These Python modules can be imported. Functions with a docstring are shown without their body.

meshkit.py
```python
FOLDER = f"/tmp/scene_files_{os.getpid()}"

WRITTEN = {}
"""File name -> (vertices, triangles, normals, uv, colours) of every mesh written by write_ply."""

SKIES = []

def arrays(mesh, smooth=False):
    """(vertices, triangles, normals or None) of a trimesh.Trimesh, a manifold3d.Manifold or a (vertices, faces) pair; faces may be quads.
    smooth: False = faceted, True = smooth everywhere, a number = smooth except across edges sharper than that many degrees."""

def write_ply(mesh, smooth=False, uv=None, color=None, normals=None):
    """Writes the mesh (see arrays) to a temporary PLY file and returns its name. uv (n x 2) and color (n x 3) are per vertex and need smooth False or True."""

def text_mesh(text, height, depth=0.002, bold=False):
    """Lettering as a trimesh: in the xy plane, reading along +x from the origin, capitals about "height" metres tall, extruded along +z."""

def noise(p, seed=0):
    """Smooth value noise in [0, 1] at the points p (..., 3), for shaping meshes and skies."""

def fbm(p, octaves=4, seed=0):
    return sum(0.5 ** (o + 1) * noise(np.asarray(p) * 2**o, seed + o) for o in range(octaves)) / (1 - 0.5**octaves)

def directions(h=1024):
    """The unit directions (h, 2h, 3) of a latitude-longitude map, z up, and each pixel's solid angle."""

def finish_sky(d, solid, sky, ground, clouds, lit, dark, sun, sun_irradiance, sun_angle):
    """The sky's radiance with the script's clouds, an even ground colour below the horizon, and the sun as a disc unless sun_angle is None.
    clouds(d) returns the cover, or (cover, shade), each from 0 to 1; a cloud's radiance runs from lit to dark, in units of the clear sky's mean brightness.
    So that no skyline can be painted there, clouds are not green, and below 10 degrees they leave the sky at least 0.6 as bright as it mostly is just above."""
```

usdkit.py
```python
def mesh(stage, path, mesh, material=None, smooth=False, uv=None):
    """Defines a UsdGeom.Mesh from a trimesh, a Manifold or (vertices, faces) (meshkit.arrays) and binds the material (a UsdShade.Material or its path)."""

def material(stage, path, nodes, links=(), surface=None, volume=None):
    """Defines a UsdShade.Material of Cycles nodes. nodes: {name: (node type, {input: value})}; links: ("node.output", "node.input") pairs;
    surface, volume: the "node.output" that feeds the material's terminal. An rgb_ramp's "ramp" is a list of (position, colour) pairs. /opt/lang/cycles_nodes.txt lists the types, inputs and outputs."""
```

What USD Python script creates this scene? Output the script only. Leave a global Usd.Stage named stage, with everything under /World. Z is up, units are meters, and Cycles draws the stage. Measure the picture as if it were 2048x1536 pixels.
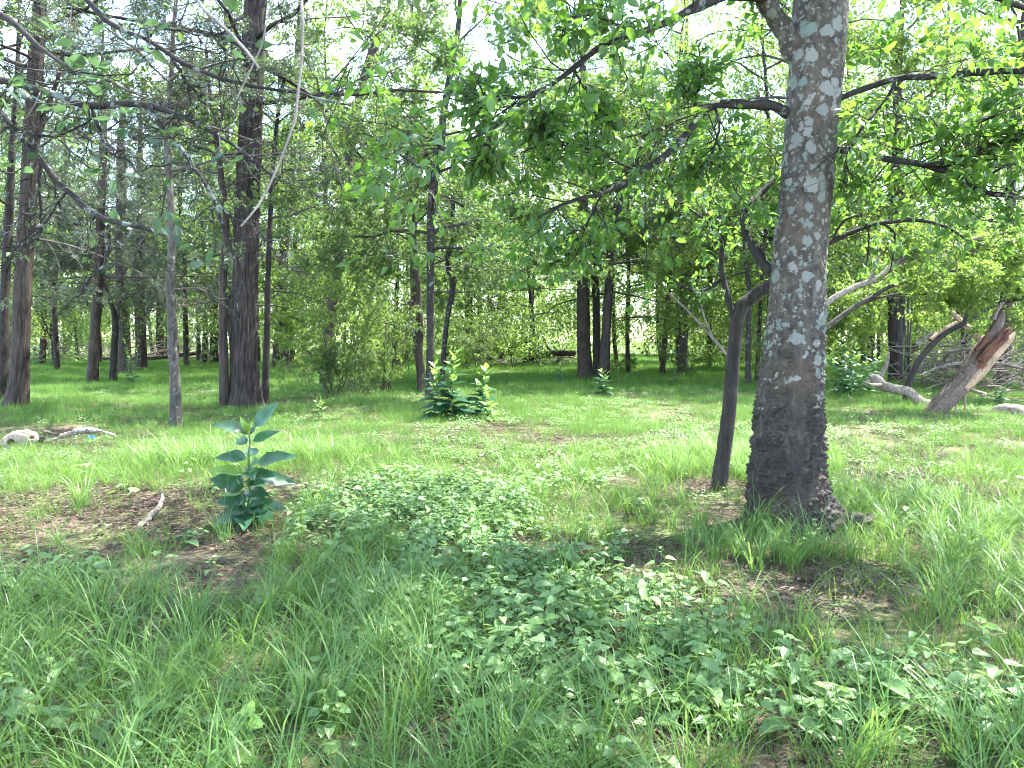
import math, numpy as np, trimesh, manifold3d, usdkit, meshkit
from pxr import Usd, UsdGeom, UsdLux, UsdShade, Gf, Sdf, Vt

stage = Usd.Stage.CreateInMemory()
UsdGeom.SetStageUpAxis(stage, "Z"); UsdGeom.SetStageMetersPerUnit(stage, 1.0)
UsdGeom.Xform.Define(stage, "/World"); UsdGeom.Scope.Define(stage, "/World/Looks")
MAT = lambda n, *a, **k: usdkit.material(stage, "/World/Looks/" + n, *a, **k)

# ------------------------------------------------------------------ camera, sky, sun, exposure
FPX, CXP, CYP, HORIZON, EYE = 1490.0, 1024.0, 768.0, 680.0, 1.6
PITCH = math.atan((CYP - HORIZON) / FPX)
EXPOSURE = 3.1
SUN_EL, SUN_AZ = math.radians(61), math.radians(62)          # azimuth from +y towards +x
SUN_DIR = np.array([math.cos(SUN_EL) * math.sin(SUN_AZ), math.cos(SUN_EL) * math.cos(SUN_AZ), math.sin(SUN_EL)])
cam = UsdGeom.Camera.Define(stage, "/World/camera")
cam.CreateFocalLengthAttr(5.6); cam.CreateHorizontalApertureAttr(5.6 * 2048 / FPX); cam.CreateVerticalApertureAttr(5.6 * 1536 / FPX)
cam.CreateFStopAttr(1.9); cam.CreateFocusDistanceAttr(8.0); cam.CreateExposureAttr(EXPOSURE)
cam.AddTranslateOp().Set(Gf.Vec3d(0, 0, EYE)); cam.AddRotateXOp().Set(90 - math.degrees(PITCH))

dome = UsdLux.DomeLight.Define(stage, "/World/sky")
dome.GetPrim().SetCustomDataByKey("kind", "structure")
skymat = MAT("sky_look", {
    "s": ("sky_texture", {"sky_type": "single_scattering", "sun_disc": False, "sun_elevation": SUN_EL, "sun_rotation": SUN_AZ, "air_density": 1.0, "aerosol_density": 0.7}),
    "tc": ("texture_coordinate", {}), "mp": ("mapping", {"scale": (1.0, 1.0, 2.2)}),
    "n": ("noise_texture", {"scale": 3.2, "detail": 6.0, "roughness": 0.55}),
    "r": ("rgb_ramp", {"ramp": [(0.0, (0.0,)*3), (0.50, (0.03,)*3), (0.70, (0.9,)*3), (1.0, (1.0,)*3)]}),
    "m": ("mix_color", {"b": (5.5, 5.7, 6.2), "use_clamp": False}),
    "b": ("background_shader", {"strength": 0.135})},
    [("tc.generated", "mp.vector"), ("mp.vector", "n.vector"), ("n.fac", "r.fac"), ("r.color", "m.fac"), ("s.color", "m.a"), ("m.result", "b.color")], surface="b.background")
UsdShade.MaterialBindingAPI.Apply(dome.GetPrim()).Bind(skymat)
sun = UsdLux.DistantLight.Define(stage, "/World/sun")
sun.CreateNormalizeAttr(True); sun.CreateIntensityAttr(1.1); sun.CreateAngleAttr(0.53); sun.CreateColorAttr(Gf.Vec3f(1.0, 0.965, 0.90))
sun.AddTransformOp().Set(Gf.Matrix4d().SetRotate(Gf.Rotation(Gf.Vec3d(0, 0, 1), Gf.Vec3d(*map(float, SUN_DIR)))))

# ------------------------------------------------------------------ helpers
RNG = np.random.default_rng(7)
cp, sp = math.cos(PITCH), math.sin(PITCH)
def ray(px, py):
    a, b = (px - CXP) / FPX, -(py - CYP) / FPX
    return np.array([a, cp + b * sp, b * cp - sp])
def at(px, py, y):
    r = ray(px, py); return np.array([0, 0, EYE]) + r * (y / r[1])
def project(P):
    P = np.asarray(P, float) - [0, 0, EYE]
    d = P[..., 1] * cp - P[..., 2] * sp; u = P[..., 1] * sp + P[..., 2] * cp
    d = np.where(d > 0.05, d, 0.05)
    return np.stack([CXP + FPX * P[..., 0] / d, CYP - FPX * u / d], -1), P[..., 1] * cp - P[..., 2] * sp
def in_frame(P, margin=60):
    q, d = project(P)
    return (d > 0.3) & (q[..., 0] > -margin) & (q[..., 0] < 2048 + margin) & (q[..., 1] > -margin) & (q[..., 1] < 1536 + margin)
def gz(x, y):
    p = np.stack(np.broadcast_arrays(np.asarray(x, float), np.asarray(y, float), 0.0), -1)
    return 0.16 * (meshkit.noise(p * 0.35, 3) - 0.5) + 0.06 * (meshkit.noise(p * 1.3, 4) - 0.5)
def ground(px, py):
    r = ray(px, py); t = -EYE / r[2]; p = np.array([0, 0, EYE]) + r * t
    for _ in range(3):
        t = (gz(p[0], p[1]) - EYE) / r[2]; p = np.array([0, 0, EYE]) + r * t
    return p
def unit(v): return v / (np.linalg.norm(v, axis=-1, keepdims=True) + 1e-12)

used = {}
def numbered(parent, name):
    k = (parent, name); n = used.get(k, 0); used[k] = n + 1
    return f"{parent}/{name}" if n == 0 else f"{parent}/{name}_{n:03d}"
def tag(prim, label=None, category=None, group=None, kind=None):
    for k, v in (("label", label), ("category", category), ("group", group), ("kind", kind)):
        if v: prim.SetCustomDataByKey(k, v)
    return prim
def thing(name, label, category, group=None, loc=(0, 0, 0), rotz=0.0, scale=None):
    path = numbered("/World", name)
    x = UsdGeom.Xform.Define(stage, path)
    x.AddTranslateOp().Set(Gf.Vec3d(*map(float, loc)))
    if rotz: x.AddRotateZOp().Set(float(rotz))
    if scale: x.AddScaleOp().Set(Gf.Vec3f(*([float(scale)] * 3 if np.ndim(scale) == 0 else map(float, scale))))
    tag(x.GetPrim(), label, category, group)
    return path
def put(parent, name, vf, mat, smooth=False, origin=None, kind=None, label=None):
    """one Mesh prim. origin: the parent's location, taken off the vertices"""
    v, f = np.asarray(vf[0], np.float32), np.asarray(vf[1], np.int32)
    if origin is not None: v = v - np.asarray(origin, np.float32)
    path = numbered(parent, name)
    m = UsdGeom.Mesh.Define(stage, path)
    m.CreatePointsAttr(Vt.Vec3fArray.FromNumpy(np.ascontiguousarray(v, np.float32)))
    m.CreateFaceVertexCountsAttr(Vt.IntArray.FromNumpy(np.full(len(f), 3, np.int32)))
    m.CreateFaceVertexIndicesAttr(Vt.IntArray.FromNumpy(np.ascontiguousarray(f, np.int32).ravel()))
    m.CreateSubdivisionSchemeAttr("none")
    if smooth:
        fn = np.cross(v[f[:, 1]] - v[f[:, 0]], v[f[:, 2]] - v[f[:, 0]]); n = np.zeros((len(v), 3))
        for k in range(3):
            for c in range(3): n[:, c] += np.bincount(f[:, k], fn[:, c], len(v))
        m.CreateNormalsAttr(Vt.Vec3fArray.FromNumpy(unit(n).astype(np.float32))); m.SetNormalsInterpolation("vertex")
    UsdShade.MaterialBindingAPI.Apply(m.GetPrim()).Bind(mat)
    tag(m.GetPrim(), label, None, None, kind)
    return path
def cat(*ms):
    ms = [m for m in ms if m is not None and len(m[0])]
    at_, V, F = 0, [], []
    for v, f in ms: V.append(v); F.append(np.asarray(f) + at_); at_ += len(v)
    return np.vstack(V), np.vstack(F)
def tubes(P, R, sides=5, cap=True):
    """N tubes: P (N,K,3), R (N,K)"""
    P, R = np.asarray(P, float), np.asarray(R, float)
    if P.ndim == 2: P, R = P[None], R[None]
    N, K = P.shape[:2]
    T = unit(np.gradient(P, axis=1)); mean = unit(P[:, -1] - P[:, 0])
    ref = np.where(np.abs(mean[:, 1:2]) < 0.75, [[0, 1.0, 0]], [[1.0, 0, 0]])[:, None]
    A = unit(np.cross(T, ref)); B = np.cross(T, A)
    th = np.arange(sides) * 2 * np.pi / sides
    V = P[:, :, None] + R[:, :, None, None] * (np.cos(th)[:, None] * A[:, :, None] + np.sin(th)[:, None] * B[:, :, None])
    n, i, j = np.meshgrid(np.arange(N), np.arange(K - 1), np.arange(sides), indexing="ij")
    b = (n * K + i) * sides; j2 = (j + 1) % sides
    q = np.stack([b + j, b + sides + j, b + sides + j2, b + j2], -1).reshape(-1, 4)
    V = V.reshape(-1, 3); F = np.vstack([q[:, [0, 1, 2]], q[:, [0, 2, 3]]])
    if cap and sides > 4:
        c = len(V) + np.arange(N); V = np.vstack([V, P[:, -1]])
        jj = np.arange(sides); e = ((np.arange(N) * K + K - 1) * sides)[:, None]
        F = np.vstack([F, np.stack([e + jj, np.broadcast_to(c[:, None], (N, sides)), e + (jj + 1) % sides], -1).reshape(-1, 3)])
    return V, F
def spline(pts, n):
    pts = np.asarray(pts, float)
    from scipy.interpolate import PchipInterpolator
    s = np.r_[0, np.cumsum(np.linalg.norm(np.diff(pts[:, :3], axis=0), axis=1) + 1e-6)]
    return PchipInterpolator(s, pts)(np.linspace(0, s[-1], n))
def leaf_cards(C, D, N, L, W, fold=0.3):
    """n folded rhombic leaves, two triangles each"""
    D = unit(D); S = unit(np.cross(D, N)); N = np.cross(S, D); L, W = np.broadcast_to(L, (len(C),))[:, None], np.broadcast_to(W, (len(C),))[:, None]
    mid = C + D * L * 0.42
    V = np.stack([C, mid + S * W / 2 + N * W * fold / 2, C + D * L - N * L * 0.08, mid - S * W / 2 + N * W * fold / 2], 1).reshape(-1, 3)
    b = np.arange(len(C))[:, None] * 4
    return V, np.vstack([b + [0, 1, 2], b + [0, 2, 3]])
OVATE = ((0, .0), (.12, .62), (.3, 1.0), (.55, .86), (.8, .42), (1.0, .0))
HEART = ((0, .35), (.06, .8), (.25, 1.0), (.5, .85), (.8, .42), (1.0, .0))
LANCE = ((0, .0), (.15, .5), (.35, 1.0), (.6, .85), (.82, .4), (1.0, .0))
def leaf_blades(C, D, N, L, W, bend=0.3, fold=0.25, profile=OVATE, wave=0.0, rng=RNG):
    """n curved leaves: a midrib with two half blades"""
    n = len(C); D = unit(D); S = unit(np.cross(D, N)); N = np.cross(S, D)
    L, W, bend = (np.broadcast_to(np.asarray(a, float), (n,))[:, None, None] for a in (L, W, bend))
    t = np.array([p[0] for p in profile])[None, :, None]; w = np.array([p[1] for p in profile])[None, :, None]
    ang = bend * t
    mid = C[:, None] + D[:, None] * L * t * (1 - 0.25 * ang ** 2) - N[:, None] * L * t * ang * 0.5
    wv = wave * W[:, :, None] * rng.normal(0, 1, (n, len(profile), 2, 1))
    up = N[:, None] * fold * W / 2 * w
    r = mid + S[:, None] * W / 2 * w + up + N[:, None] * wv[:, :, 0] * w
    l = mid - S[:, None] * W / 2 * w + up + N[:, None] * wv[:, :, 1] * w
    K = len(profile); V = np.stack([mid, r, l], 2).reshape(-1, 3)
    F = []
    for k in range(K - 1):
        a, b = 3 * k, 3 * k + 3
        for s in (1, 2):
            q = [a, a + s, b + s, b] if s == 1 else [a, b, b + s, a + s]
            F += [[q[0], q[1], q[2]], [q[0], q[2], q[3]]]
    F = np.array(F)
    return V, (np.arange(n)[:, None, None] * 3 * K + F).reshape(-1, 3)
def rand_unit(n, rng, up=0.0):
    v = rng.normal(0, 1, (n, 3)); v = unit(v); v[:, 2] += up
    return unit(v)
def instancer(path, protos, pos, rotz, scale, idx, tilt=None):
    """protos: list of (vf, mat)"""
    pi = UsdGeom.PointInstancer.Define(stage, path); rel = pi.CreatePrototypesRel()
    UsdGeom.Scope.Define(stage, path + "/kinds")
    for k, (vf, mat) in enumerate(protos):
        p = put(path + "/kinds", "clump", vf, mat); rel.AddTarget(p)
    n = len(pos); h = np.asarray(rotz) / 2
    q = np.zeros((n, 4)); q[:, 0] = np.cos(h); q[:, 3] = np.sin(h)
    if tilt is not None:  # small rotation about x after the turn
        tx, ty = tilt[:, 0] / 2, tilt[:, 1] / 2
        w, z = q[:, 0].copy(), q[:, 3].copy()
        q[:, 0], q[:, 1], q[:, 2], q[:, 3] = w, tx * w + ty * z, ty * w - tx * z, z; q = unit(q)
    pi.CreatePositionsAttr(Vt.Vec3fArray.FromNumpy(np.asarray(pos, np.float32)))
    pi.CreateOrientationsAttr(Vt.QuathArray([Gf.Quath(*map(float, x)) for x in q]))
    s = np.asarray(scale, np.float32); s = np.repeat(s[:, None], 3, 1) if s.ndim == 1 else s
    pi.CreateScalesAttr(Vt.Vec3fArray.FromNumpy(s)); pi.CreateProtoIndicesAttr(Vt.IntArray.FromNumpy(np.asarray(idx, np.int32)))
    return pi.GetPrim()

# ------------------------------------------------------------------ materials
def leaf_mat(name, c0, c1, trans, rough=0.42, tfac=0.42, spec=0.5, tail=None):
    """per-leaf colour between c0 and c1; translucent part trans"""
    return MAT(name, {"g": ("geometry", {}), "o": ("object_info", {}), "oa": ("map_range", {"to_min": -0.18, "to_max": 0.18}), "ad": ("math", {"math_type": "add", "use_clamp": True}), "r": ("rgb_ramp", {"ramp": [(0, c0), (0.75, c1), (1.0, tuple(min(1, x * 1.25) for x in c1))] if tail is None else [(0, c0), (0.84, c1), (0.88, tail), (1.0, tail)]}),
        "tr": ("rgb_ramp", {"ramp": [(0, tuple(x * 0.75 for x in trans)), (1.0, trans)]}),
        "p": ("principled_bsdf", {"roughness": rough, "specular_ior_level": spec}), "t": ("translucent_bsdf", {}), "m": ("mix_closure", {"fac": tfac})},
        [("o.random", "oa.value"), ("oa.result", "ad.value1"), ("g.random_per_island", "ad.value2"), ("ad.value", "r.fac"), ("ad.value", "tr.fac"), ("r.color", "p.base_color"), ("tr.color", "t.color"), ("p.BSDF", "m.closure1"), ("t.BSDF", "m.closure2")], surface="m.closure")
M = {}
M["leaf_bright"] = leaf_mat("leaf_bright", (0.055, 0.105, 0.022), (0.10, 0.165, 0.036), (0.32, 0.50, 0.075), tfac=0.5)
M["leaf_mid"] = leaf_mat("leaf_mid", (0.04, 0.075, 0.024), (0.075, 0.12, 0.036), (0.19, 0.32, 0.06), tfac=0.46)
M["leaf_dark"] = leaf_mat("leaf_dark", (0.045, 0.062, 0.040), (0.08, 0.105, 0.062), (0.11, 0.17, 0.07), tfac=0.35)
M["leaf_main"] = leaf_mat("leaf_main", (0.03, 0.075, 0.016), (0.065, 0.135, 0.026), (0.22, 0.44, 0.05), rough=0.38, tfac=0.44)
M["leaf_pale"] = leaf_mat("leaf_pale", (0.045, 0.085, 0.055), (0.085, 0.135, 0.092), (0.10, 0.2, 0.07), rough=0.36)
M["grass"] = leaf_mat("grass_look", (0.068, 0.14, 0.026), (0.13, 0.23, 0.052), (0.25, 0.44, 0.07), rough=0.5, tfac=0.38, spec=0.3, tail=(0.17, 0.145, 0.075))
M["grass_far"] = leaf_mat("grass_far_look", (0.058, 0.13, 0.024), (0.115, 0.21, 0.046), (0.20, 0.38, 0.06), rough=0.55, tfac=0.35, spec=0.25, tail=(0.17, 0.16, 0.07))
M["grass_long"] = leaf_mat("grass_long_look", (0.085, 0.17, 0.04), (0.16, 0.27, 0.085), (0.28, 0.47, 0.09), rough=0.42, tfac=0.36, spec=0.4, tail=(0.17, 0.17, 0.08))
M["straw"] = leaf_mat("straw_look", (0.12, 0.085, 0.055), (0.25, 0.195, 0.125), (0.12, 0.1, 0.06), rough=0.75, tfac=0.15)
M["cover"] = leaf_mat("ground_cover_look", (0.12, 0.215, 0.075), (0.215, 0.34, 0.13), (0.32, 0.50, 0.13), rough=0.42, tfac=0.36, spec=0.4)
M["cover_dark"] = leaf_mat("broad_cover_look", (0.07, 0.15, 0.05), (0.12, 0.22, 0.075), (0.2, 0.4, 0.09), rough=0.4, tfac=0.34, spec=0.4)
M["weed"] = leaf_mat("weed_leaf_look", (0.022, 0.07, 0.034), (0.04, 0.105, 0.045), (0.10, 0.26, 0.05), rough=0.30, tfac=0.26, spec=0.6)
M["weed_young"] = leaf_mat("young_weed_leaf_look", (0.13, 0.25, 0.05), (0.22, 0.34, 0.06), (0.30, 0.48, 0.07), rough=0.34, tfac=0.35)
M["stem"] = leaf_mat("green_stem_look", (0.05, 0.12, 0.035), (0.07, 0.15, 0.04), (0.05, 0.1, 0.02), tfac=0.1)
M["litter"] = leaf_mat("litter_look", (0.055, 0.033, 0.026), (0.22, 0.155, 0.125), (0.1, 0.07, 0.04), rough=0.75, tfac=0.1)

def bark_mat(name, dark, light, sx=14.0, stretch=0.16, lichen=0.0, lichen_col=(0.42, 0.45, 0.42), bump=0.5, k=None):
    k = k or (0.44 if "bark" in name and name != "log_bark" else 0.8); dark, light = tuple(x * k * 0.7 for x in dark), tuple(x * k for x in light)
    n = {"g": ("geometry", {}), "mp": ("mapping", {"scale": (sx, sx, sx * stretch)}), "n": ("noise_texture", {"scale": 1.0, "detail": 6.0, "roughness": 0.62, "distortion": 0.5}),
         "r": ("rgb_ramp", {"ramp": [(0.30, dark), (0.5, tuple((a + b) / 2 for a, b in zip(dark, light))), (0.72, light)]}),
         "n2": ("noise_texture", {"scale": 2.3, "detail": 3.0}), "r2": ("rgb_ramp", {"ramp": [(0.3, (0.65,) * 3), (0.7, (1.25,) * 3)]}),
         "mul": ("mix_color", {"blend_type": "multiply", "fac": 1.0, "use_clamp": False}),
         "bp": ("bump", {"strength": bump, "distance": 0.03}), "p": ("principled_bsdf", {"roughness": 0.85, "specular_ior_level": 0.25})}
    l = [("g.position", "mp.vector"), ("mp.vector", "n.vector"), ("n.fac", "r.fac"), ("g.position", "n2.vector"), ("n2.fac", "r2.fac"), ("r.color", "mul.a"), ("r2.color", "mul.b"), ("n.fac", "bp.height"), ("bp.normal", "p.normal")]
    last = "mul.result"
    if lichen > 0:
        n |= {"nl": ("noise_texture", {"scale": 9.0, "detail": 5.0, "roughness": 0.65}), "rl": ("rgb_ramp", {"ramp": [(0.62 - 0.2 * lichen, (0,) * 3), (0.66 - 0.2 * lichen, (1,) * 3)]}), "ml": ("mix_color", {"b": lichen_col})}
        l += [("g.position", "nl.vector"), ("nl.fac", "rl.fac"), ("rl.color", "ml.fac"), (last, "ml.a")]; last = "ml.result"
    return MAT(name, n, l + [(last, "p.base_color")], surface="p.BSDF")
M["bark_dark"] = bark_mat("bark_dark", (0.008, 0.006, 0.005), (0.10, 0.077, 0.066), 22, 0.09, bump=0.9)
M["bark_grey"] = bark_mat("bark_grey", (0.05, 0.044, 0.038), (0.17, 0.152, 0.13), 22, 0.35, 0.1, (0.13, 0.13, 0.12))
M["bark_brown"] = bark_mat("bark_brown", (0.020, 0.014, 0.011), (0.12, 0.092, 0.072), 22, 0.12, bump=0.8)
M["bark_black"] = bark_mat("bark_black", (0.018, 0.015, 0.013), (0.075, 0.062, 0.052), 24, 0.3)
M["bark_lichen"] = bark_mat("bark_lichen", (0.022, 0.02, 0.018), (0.075, 0.068, 0.06), 26, 0.5, 0.12, (0.11, 0.125, 0.115))
M["bark_twig"] = bark_mat("bark_twig", (0.04, 0.035, 0.03), (0.16, 0.145, 0.125), 30, 0.6, bump=0.2)
M["dead_wood"] = bark_mat("dead_wood", (0.10, 0.08, 0.065), (0.29, 0.25, 0.205), 26, 0.5, bump=0.4)
M["pale_twig"] = bark_mat("pale_twig", (0.12, 0.11, 0.10), (0.27, 0.25, 0.235), 40, 0.5, bump=0.2)
M["log_bark"] = bark_mat("log_bark", (0.035, 0.022, 0.017), (0.22, 0.165, 0.135), 60, 0.45, bump=1.0)
M["red_wood"] = bark_mat("red_wood", (0.03, 0.011, 0.006), (0.19, 0.080, 0.045), 70, 0.3, bump=1.0)
M["split_wood"] = bark_mat("split_wood", (0.20, 0.12, 0.07), (0.42, 0.30, 0.20), 34, 0.3, bump=0.5)
M["bone"] = bark_mat("bone", (0.22, 0.16, 0.12), (0.48, 0.40, 0.32), 18, 1.0, bump=0.25)
M["hide"] = bark_mat("hide", (0.02, 0.017, 0.015), (0.50, 0.46, 0.41), 11, 1.0, bump=0.6)
M["hide_dark"] = bark_mat("hide_dark", (0.018, 0.015, 0.014), (0.09, 0.075, 0.065), 20, 1.0, bump=0.6)
M["socket"] = bark_mat("socket", (0.10, 0.035, 0.022), (0.20, 0.08, 0.05), 20, 1.0)
M["bark_hang"] = bark_mat("bark_hang", (0.014, 0.012, 0.011), (0.055, 0.05, 0.045), 60, 0.6, 0.25, (0.105, 0.125, 0.118), bump=0.3)
M["blue"] = MAT("blue_scrap_look", {"p": ("principled_bsdf", {"base_color": (0.05, 0.22, 0.62), "roughness": 0.4})}, [], surface="p.BSDF")

# bark of the big tree: brown grey, warty below, with round lichen patches above
M["bark_main"] = MAT("bark_main", {
    "g": ("geometry", {}), "sx": ("separate_xyz", {}),
    "mp": ("mapping", {"scale": (18.0, 18.0, 9.0)}), "n": ("noise_texture", {"scale": 1.0, "detail": 7.0, "roughness": 0.65, "distortion": 0.4}),
    "r": ("rgb_ramp", {"ramp": [(0.28, (0.010, 0.0085, 0.0075)), (0.48, (0.042, 0.035, 0.029)), (0.70, (0.092, 0.079, 0.065))]}),
    "rlow": ("rgb_ramp", {"ramp": [(0.30, (0.006, 0.005, 0.0045)), (0.55, (0.018, 0.015, 0.013)), (0.72, (0.060, 0.053, 0.047))]}),
    "hm": ("map_range", {"from_min": 0.5, "from_max": 2.1, "to_min": 0.0, "to_max": 1.0, "clamp": True}), "base": ("mix_color", {}),
    "nb": ("noise_texture", {"scale": 1.7, "detail": 3.0}), "rb": ("rgb_ramp", {"ramp": [(0.54, (0,) * 3), (0.70, (0.55,) * 3)]}), "mb": ("mix_color", {"b": (0.060, 0.043, 0.030)}),
    "nd": ("noise_texture", {"scale": 24.0, "detail": 5.0, "roughness": 0.75}), "vd": ("vector_math", {"math_type": "scale", "scale": 0.085}), "va": ("vector_math", {"math_type": "add"}),
    "v1": ("voronoi_texture", {"scale": 9.5, "feature": "f1"}), "s1": ("separate_color", {}), "q1": ("map_range", {"from_min": 0.18, "from_max": 1.0, "to_min": 0.05, "to_max": 0.68, "clamp": True}), "l1": ("math", {"math_type": "less_than"}),
    "v2": ("voronoi_texture", {"scale": 27.0, "feature": "f1"}), "s2": ("separate_color", {}), "q2": ("map_range", {"from_min": 0.32, "from_max": 1.0, "to_min": 0.0, "to_max": 0.60, "clamp": True}), "l2": ("math", {"math_type": "less_than"}),
    "mx": ("math", {"math_type": "maximum"}),
    "ng": ("noise_texture", {"scale": 2.6, "detail": 3.0}), "hh": ("map_range", {"from_min": 0.7, "from_max": 2.3, "to_min": -0.30, "to_max": 0.08, "clamp": True}), "gg": ("math", {"math_type": "add"}), "gt": ("math", {"math_type": "greater_than", "value2": 0.42}), "lm": ("math", {"math_type": "multiply"}),
    "lc": ("rgb_ramp", {"ramp": [(0.0, (0.095, 0.125, 0.112)), (0.35, (0.12, 0.128, 0.12)), (1.0, (0.165, 0.16, 0.15))]}), "ml": ("mix_color", {}),
    "hb": ("math", {"math_type": "multiply_add", "value2": 0.25}),
    "bp": ("bump", {"strength": 0.65, "distance": 0.02}), "p": ("principled_bsdf", {"roughness": 0.85, "specular_ior_level": 0.3})},
    [("g.position", "sx.vector"), ("g.position", "mp.vector"), ("mp.vector", "n.vector"), ("n.fac", "r.fac"), ("n.fac", "rlow.fac"), ("sx.z", "hm.value"), ("hm.result", "base.fac"), ("rlow.color", "base.a"), ("r.color", "base.b"),
     ("g.position", "nb.vector"), ("nb.fac", "rb.fac"), ("rb.color", "mb.fac"), ("base.result", "mb.a"),
     ("g.position", "nd.vector"), ("nd.color", "vd.vector1"), ("g.position", "va.vector1"), ("vd.vector", "va.vector2"), ("va.vector", "v1.vector"), ("va.vector", "v2.vector"),
     ("v1.color", "s1.color"), ("s1.r", "q1.value"), ("v1.distance", "l1.value1"), ("q1.result", "l1.value2"), ("v2.color", "s2.color"), ("s2.r", "q2.value"), ("v2.distance", "l2.value1"), ("q2.result", "l2.value2"),
     ("l1.value", "mx.value1"), ("l2.value", "mx.value2"), ("g.position", "ng.vector"), ("sx.z", "hh.value"), ("ng.fac", "gg.value1"), ("hh.result", "gg.value2"), ("gg.value", "gt.value1"), ("mx.value", "lm.value1"), ("gt.value", "lm.value2"),
     ("s1.g", "lc.fac"), ("lm.value", "ml.fac"), ("mb.result", "ml.a"), ("lc.color", "ml.b"), ("lm.value", "hb.value1"), ("n.fac", "hb.value3"), ("hb.value", "bp.height"), ("bp.normal", "p.normal"), ("ml.result", "p.base_color")], surface="p.BSDF")

M["soil"] = MAT("soil_look", {
    "g": ("geometry", {}), "n": ("noise_texture", {"scale": 26.0, "detail": 8.0, "roughness": 0.7}), "r": ("rgb_ramp", {"ramp": [(0.3, (0.026, 0.017, 0.014)), (0.5, (0.085, 0.058, 0.046)), (0.68, (0.20, 0.15, 0.118))]}),
    "n2": ("noise_texture", {"scale": 0.9, "detail": 4.0, "roughness": 0.6}), "r2": ("rgb_ramp", {"ramp": [(0.42, (0,) * 3), (0.6, (0.8,) * 3)]}),
    "gr": ("rgb_ramp", {"ramp": [(0.35, (0.05, 0.085, 0.022)), (0.65, (0.10, 0.14, 0.045))]}), "mx": ("mix_color", {}),
    "sx": ("separate_xyz", {}), "far": ("map_range", {"from_min": 9.0, "from_max": 26.0, "to_min": 0.0, "to_max": 0.85, "clamp": True}), "fm": ("math", {"math_type": "maximum"}), "sc": ("separate_color", {}),
    "bp": ("bump", {"strength": 0.8, "distance": 0.03}), "p": ("principled_bsdf", {"roughness": 0.95, "specular_ior_level": 0.15})},
    [("g.position", "n.vector"), ("n.fac", "r.fac"), ("n.fac", "gr.fac"), ("g.position", "n2.vector"), ("n2.fac", "r2.fac"), ("r2.color", "sc.color"), ("g.position", "sx.vector"), ("sx.y", "far.value"), ("far.result", "fm.value1"), ("sc.r", "fm.value2"),
     ("fm.value", "mx.fac"), ("r.color", "mx.a"), ("gr.color", "mx.b"), ("n.fac", "bp.height"), ("bp.normal", "p.normal"), ("mx.result", "p.base_color")], surface="p.BSDF")

# ------------------------------------------------------------------ ground
def make_ground():
    ys = np.r_[np.linspace(-40, 1, 12), np.linspace(1.5, 14, 110), np.geomspace(14.3, 600, 70)]
    xs = np.r_[-np.geomspace(600, 9.2, 40), np.linspace(-9, 9, 130), np.geomspace(9.2, 600, 40)]
    X, Y = np.meshgrid(xs, ys); V = np.stack([X, Y, gz(X, Y)], -1).reshape(-1, 3)
    nx, ny = len(xs), len(ys); i, j = np.meshgrid(np.arange(ny - 1), np.arange(nx - 1), indexing="ij"); a = i * nx + j
    q = np.stack([a, a + 1, a + nx + 1, a + nx], -1).reshape(-1, 4)
    p = put("/World", "ground", (V, np.vstack([q[:, [0, 1, 2]], q[:, [0, 2, 3]]])), M["soil"], smooth=True)
    tag(stage.GetPrimAtPath(p), "level woodland floor of brown soil and dry litter under the grass", "ground", kind="structure")
make_ground()

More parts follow.
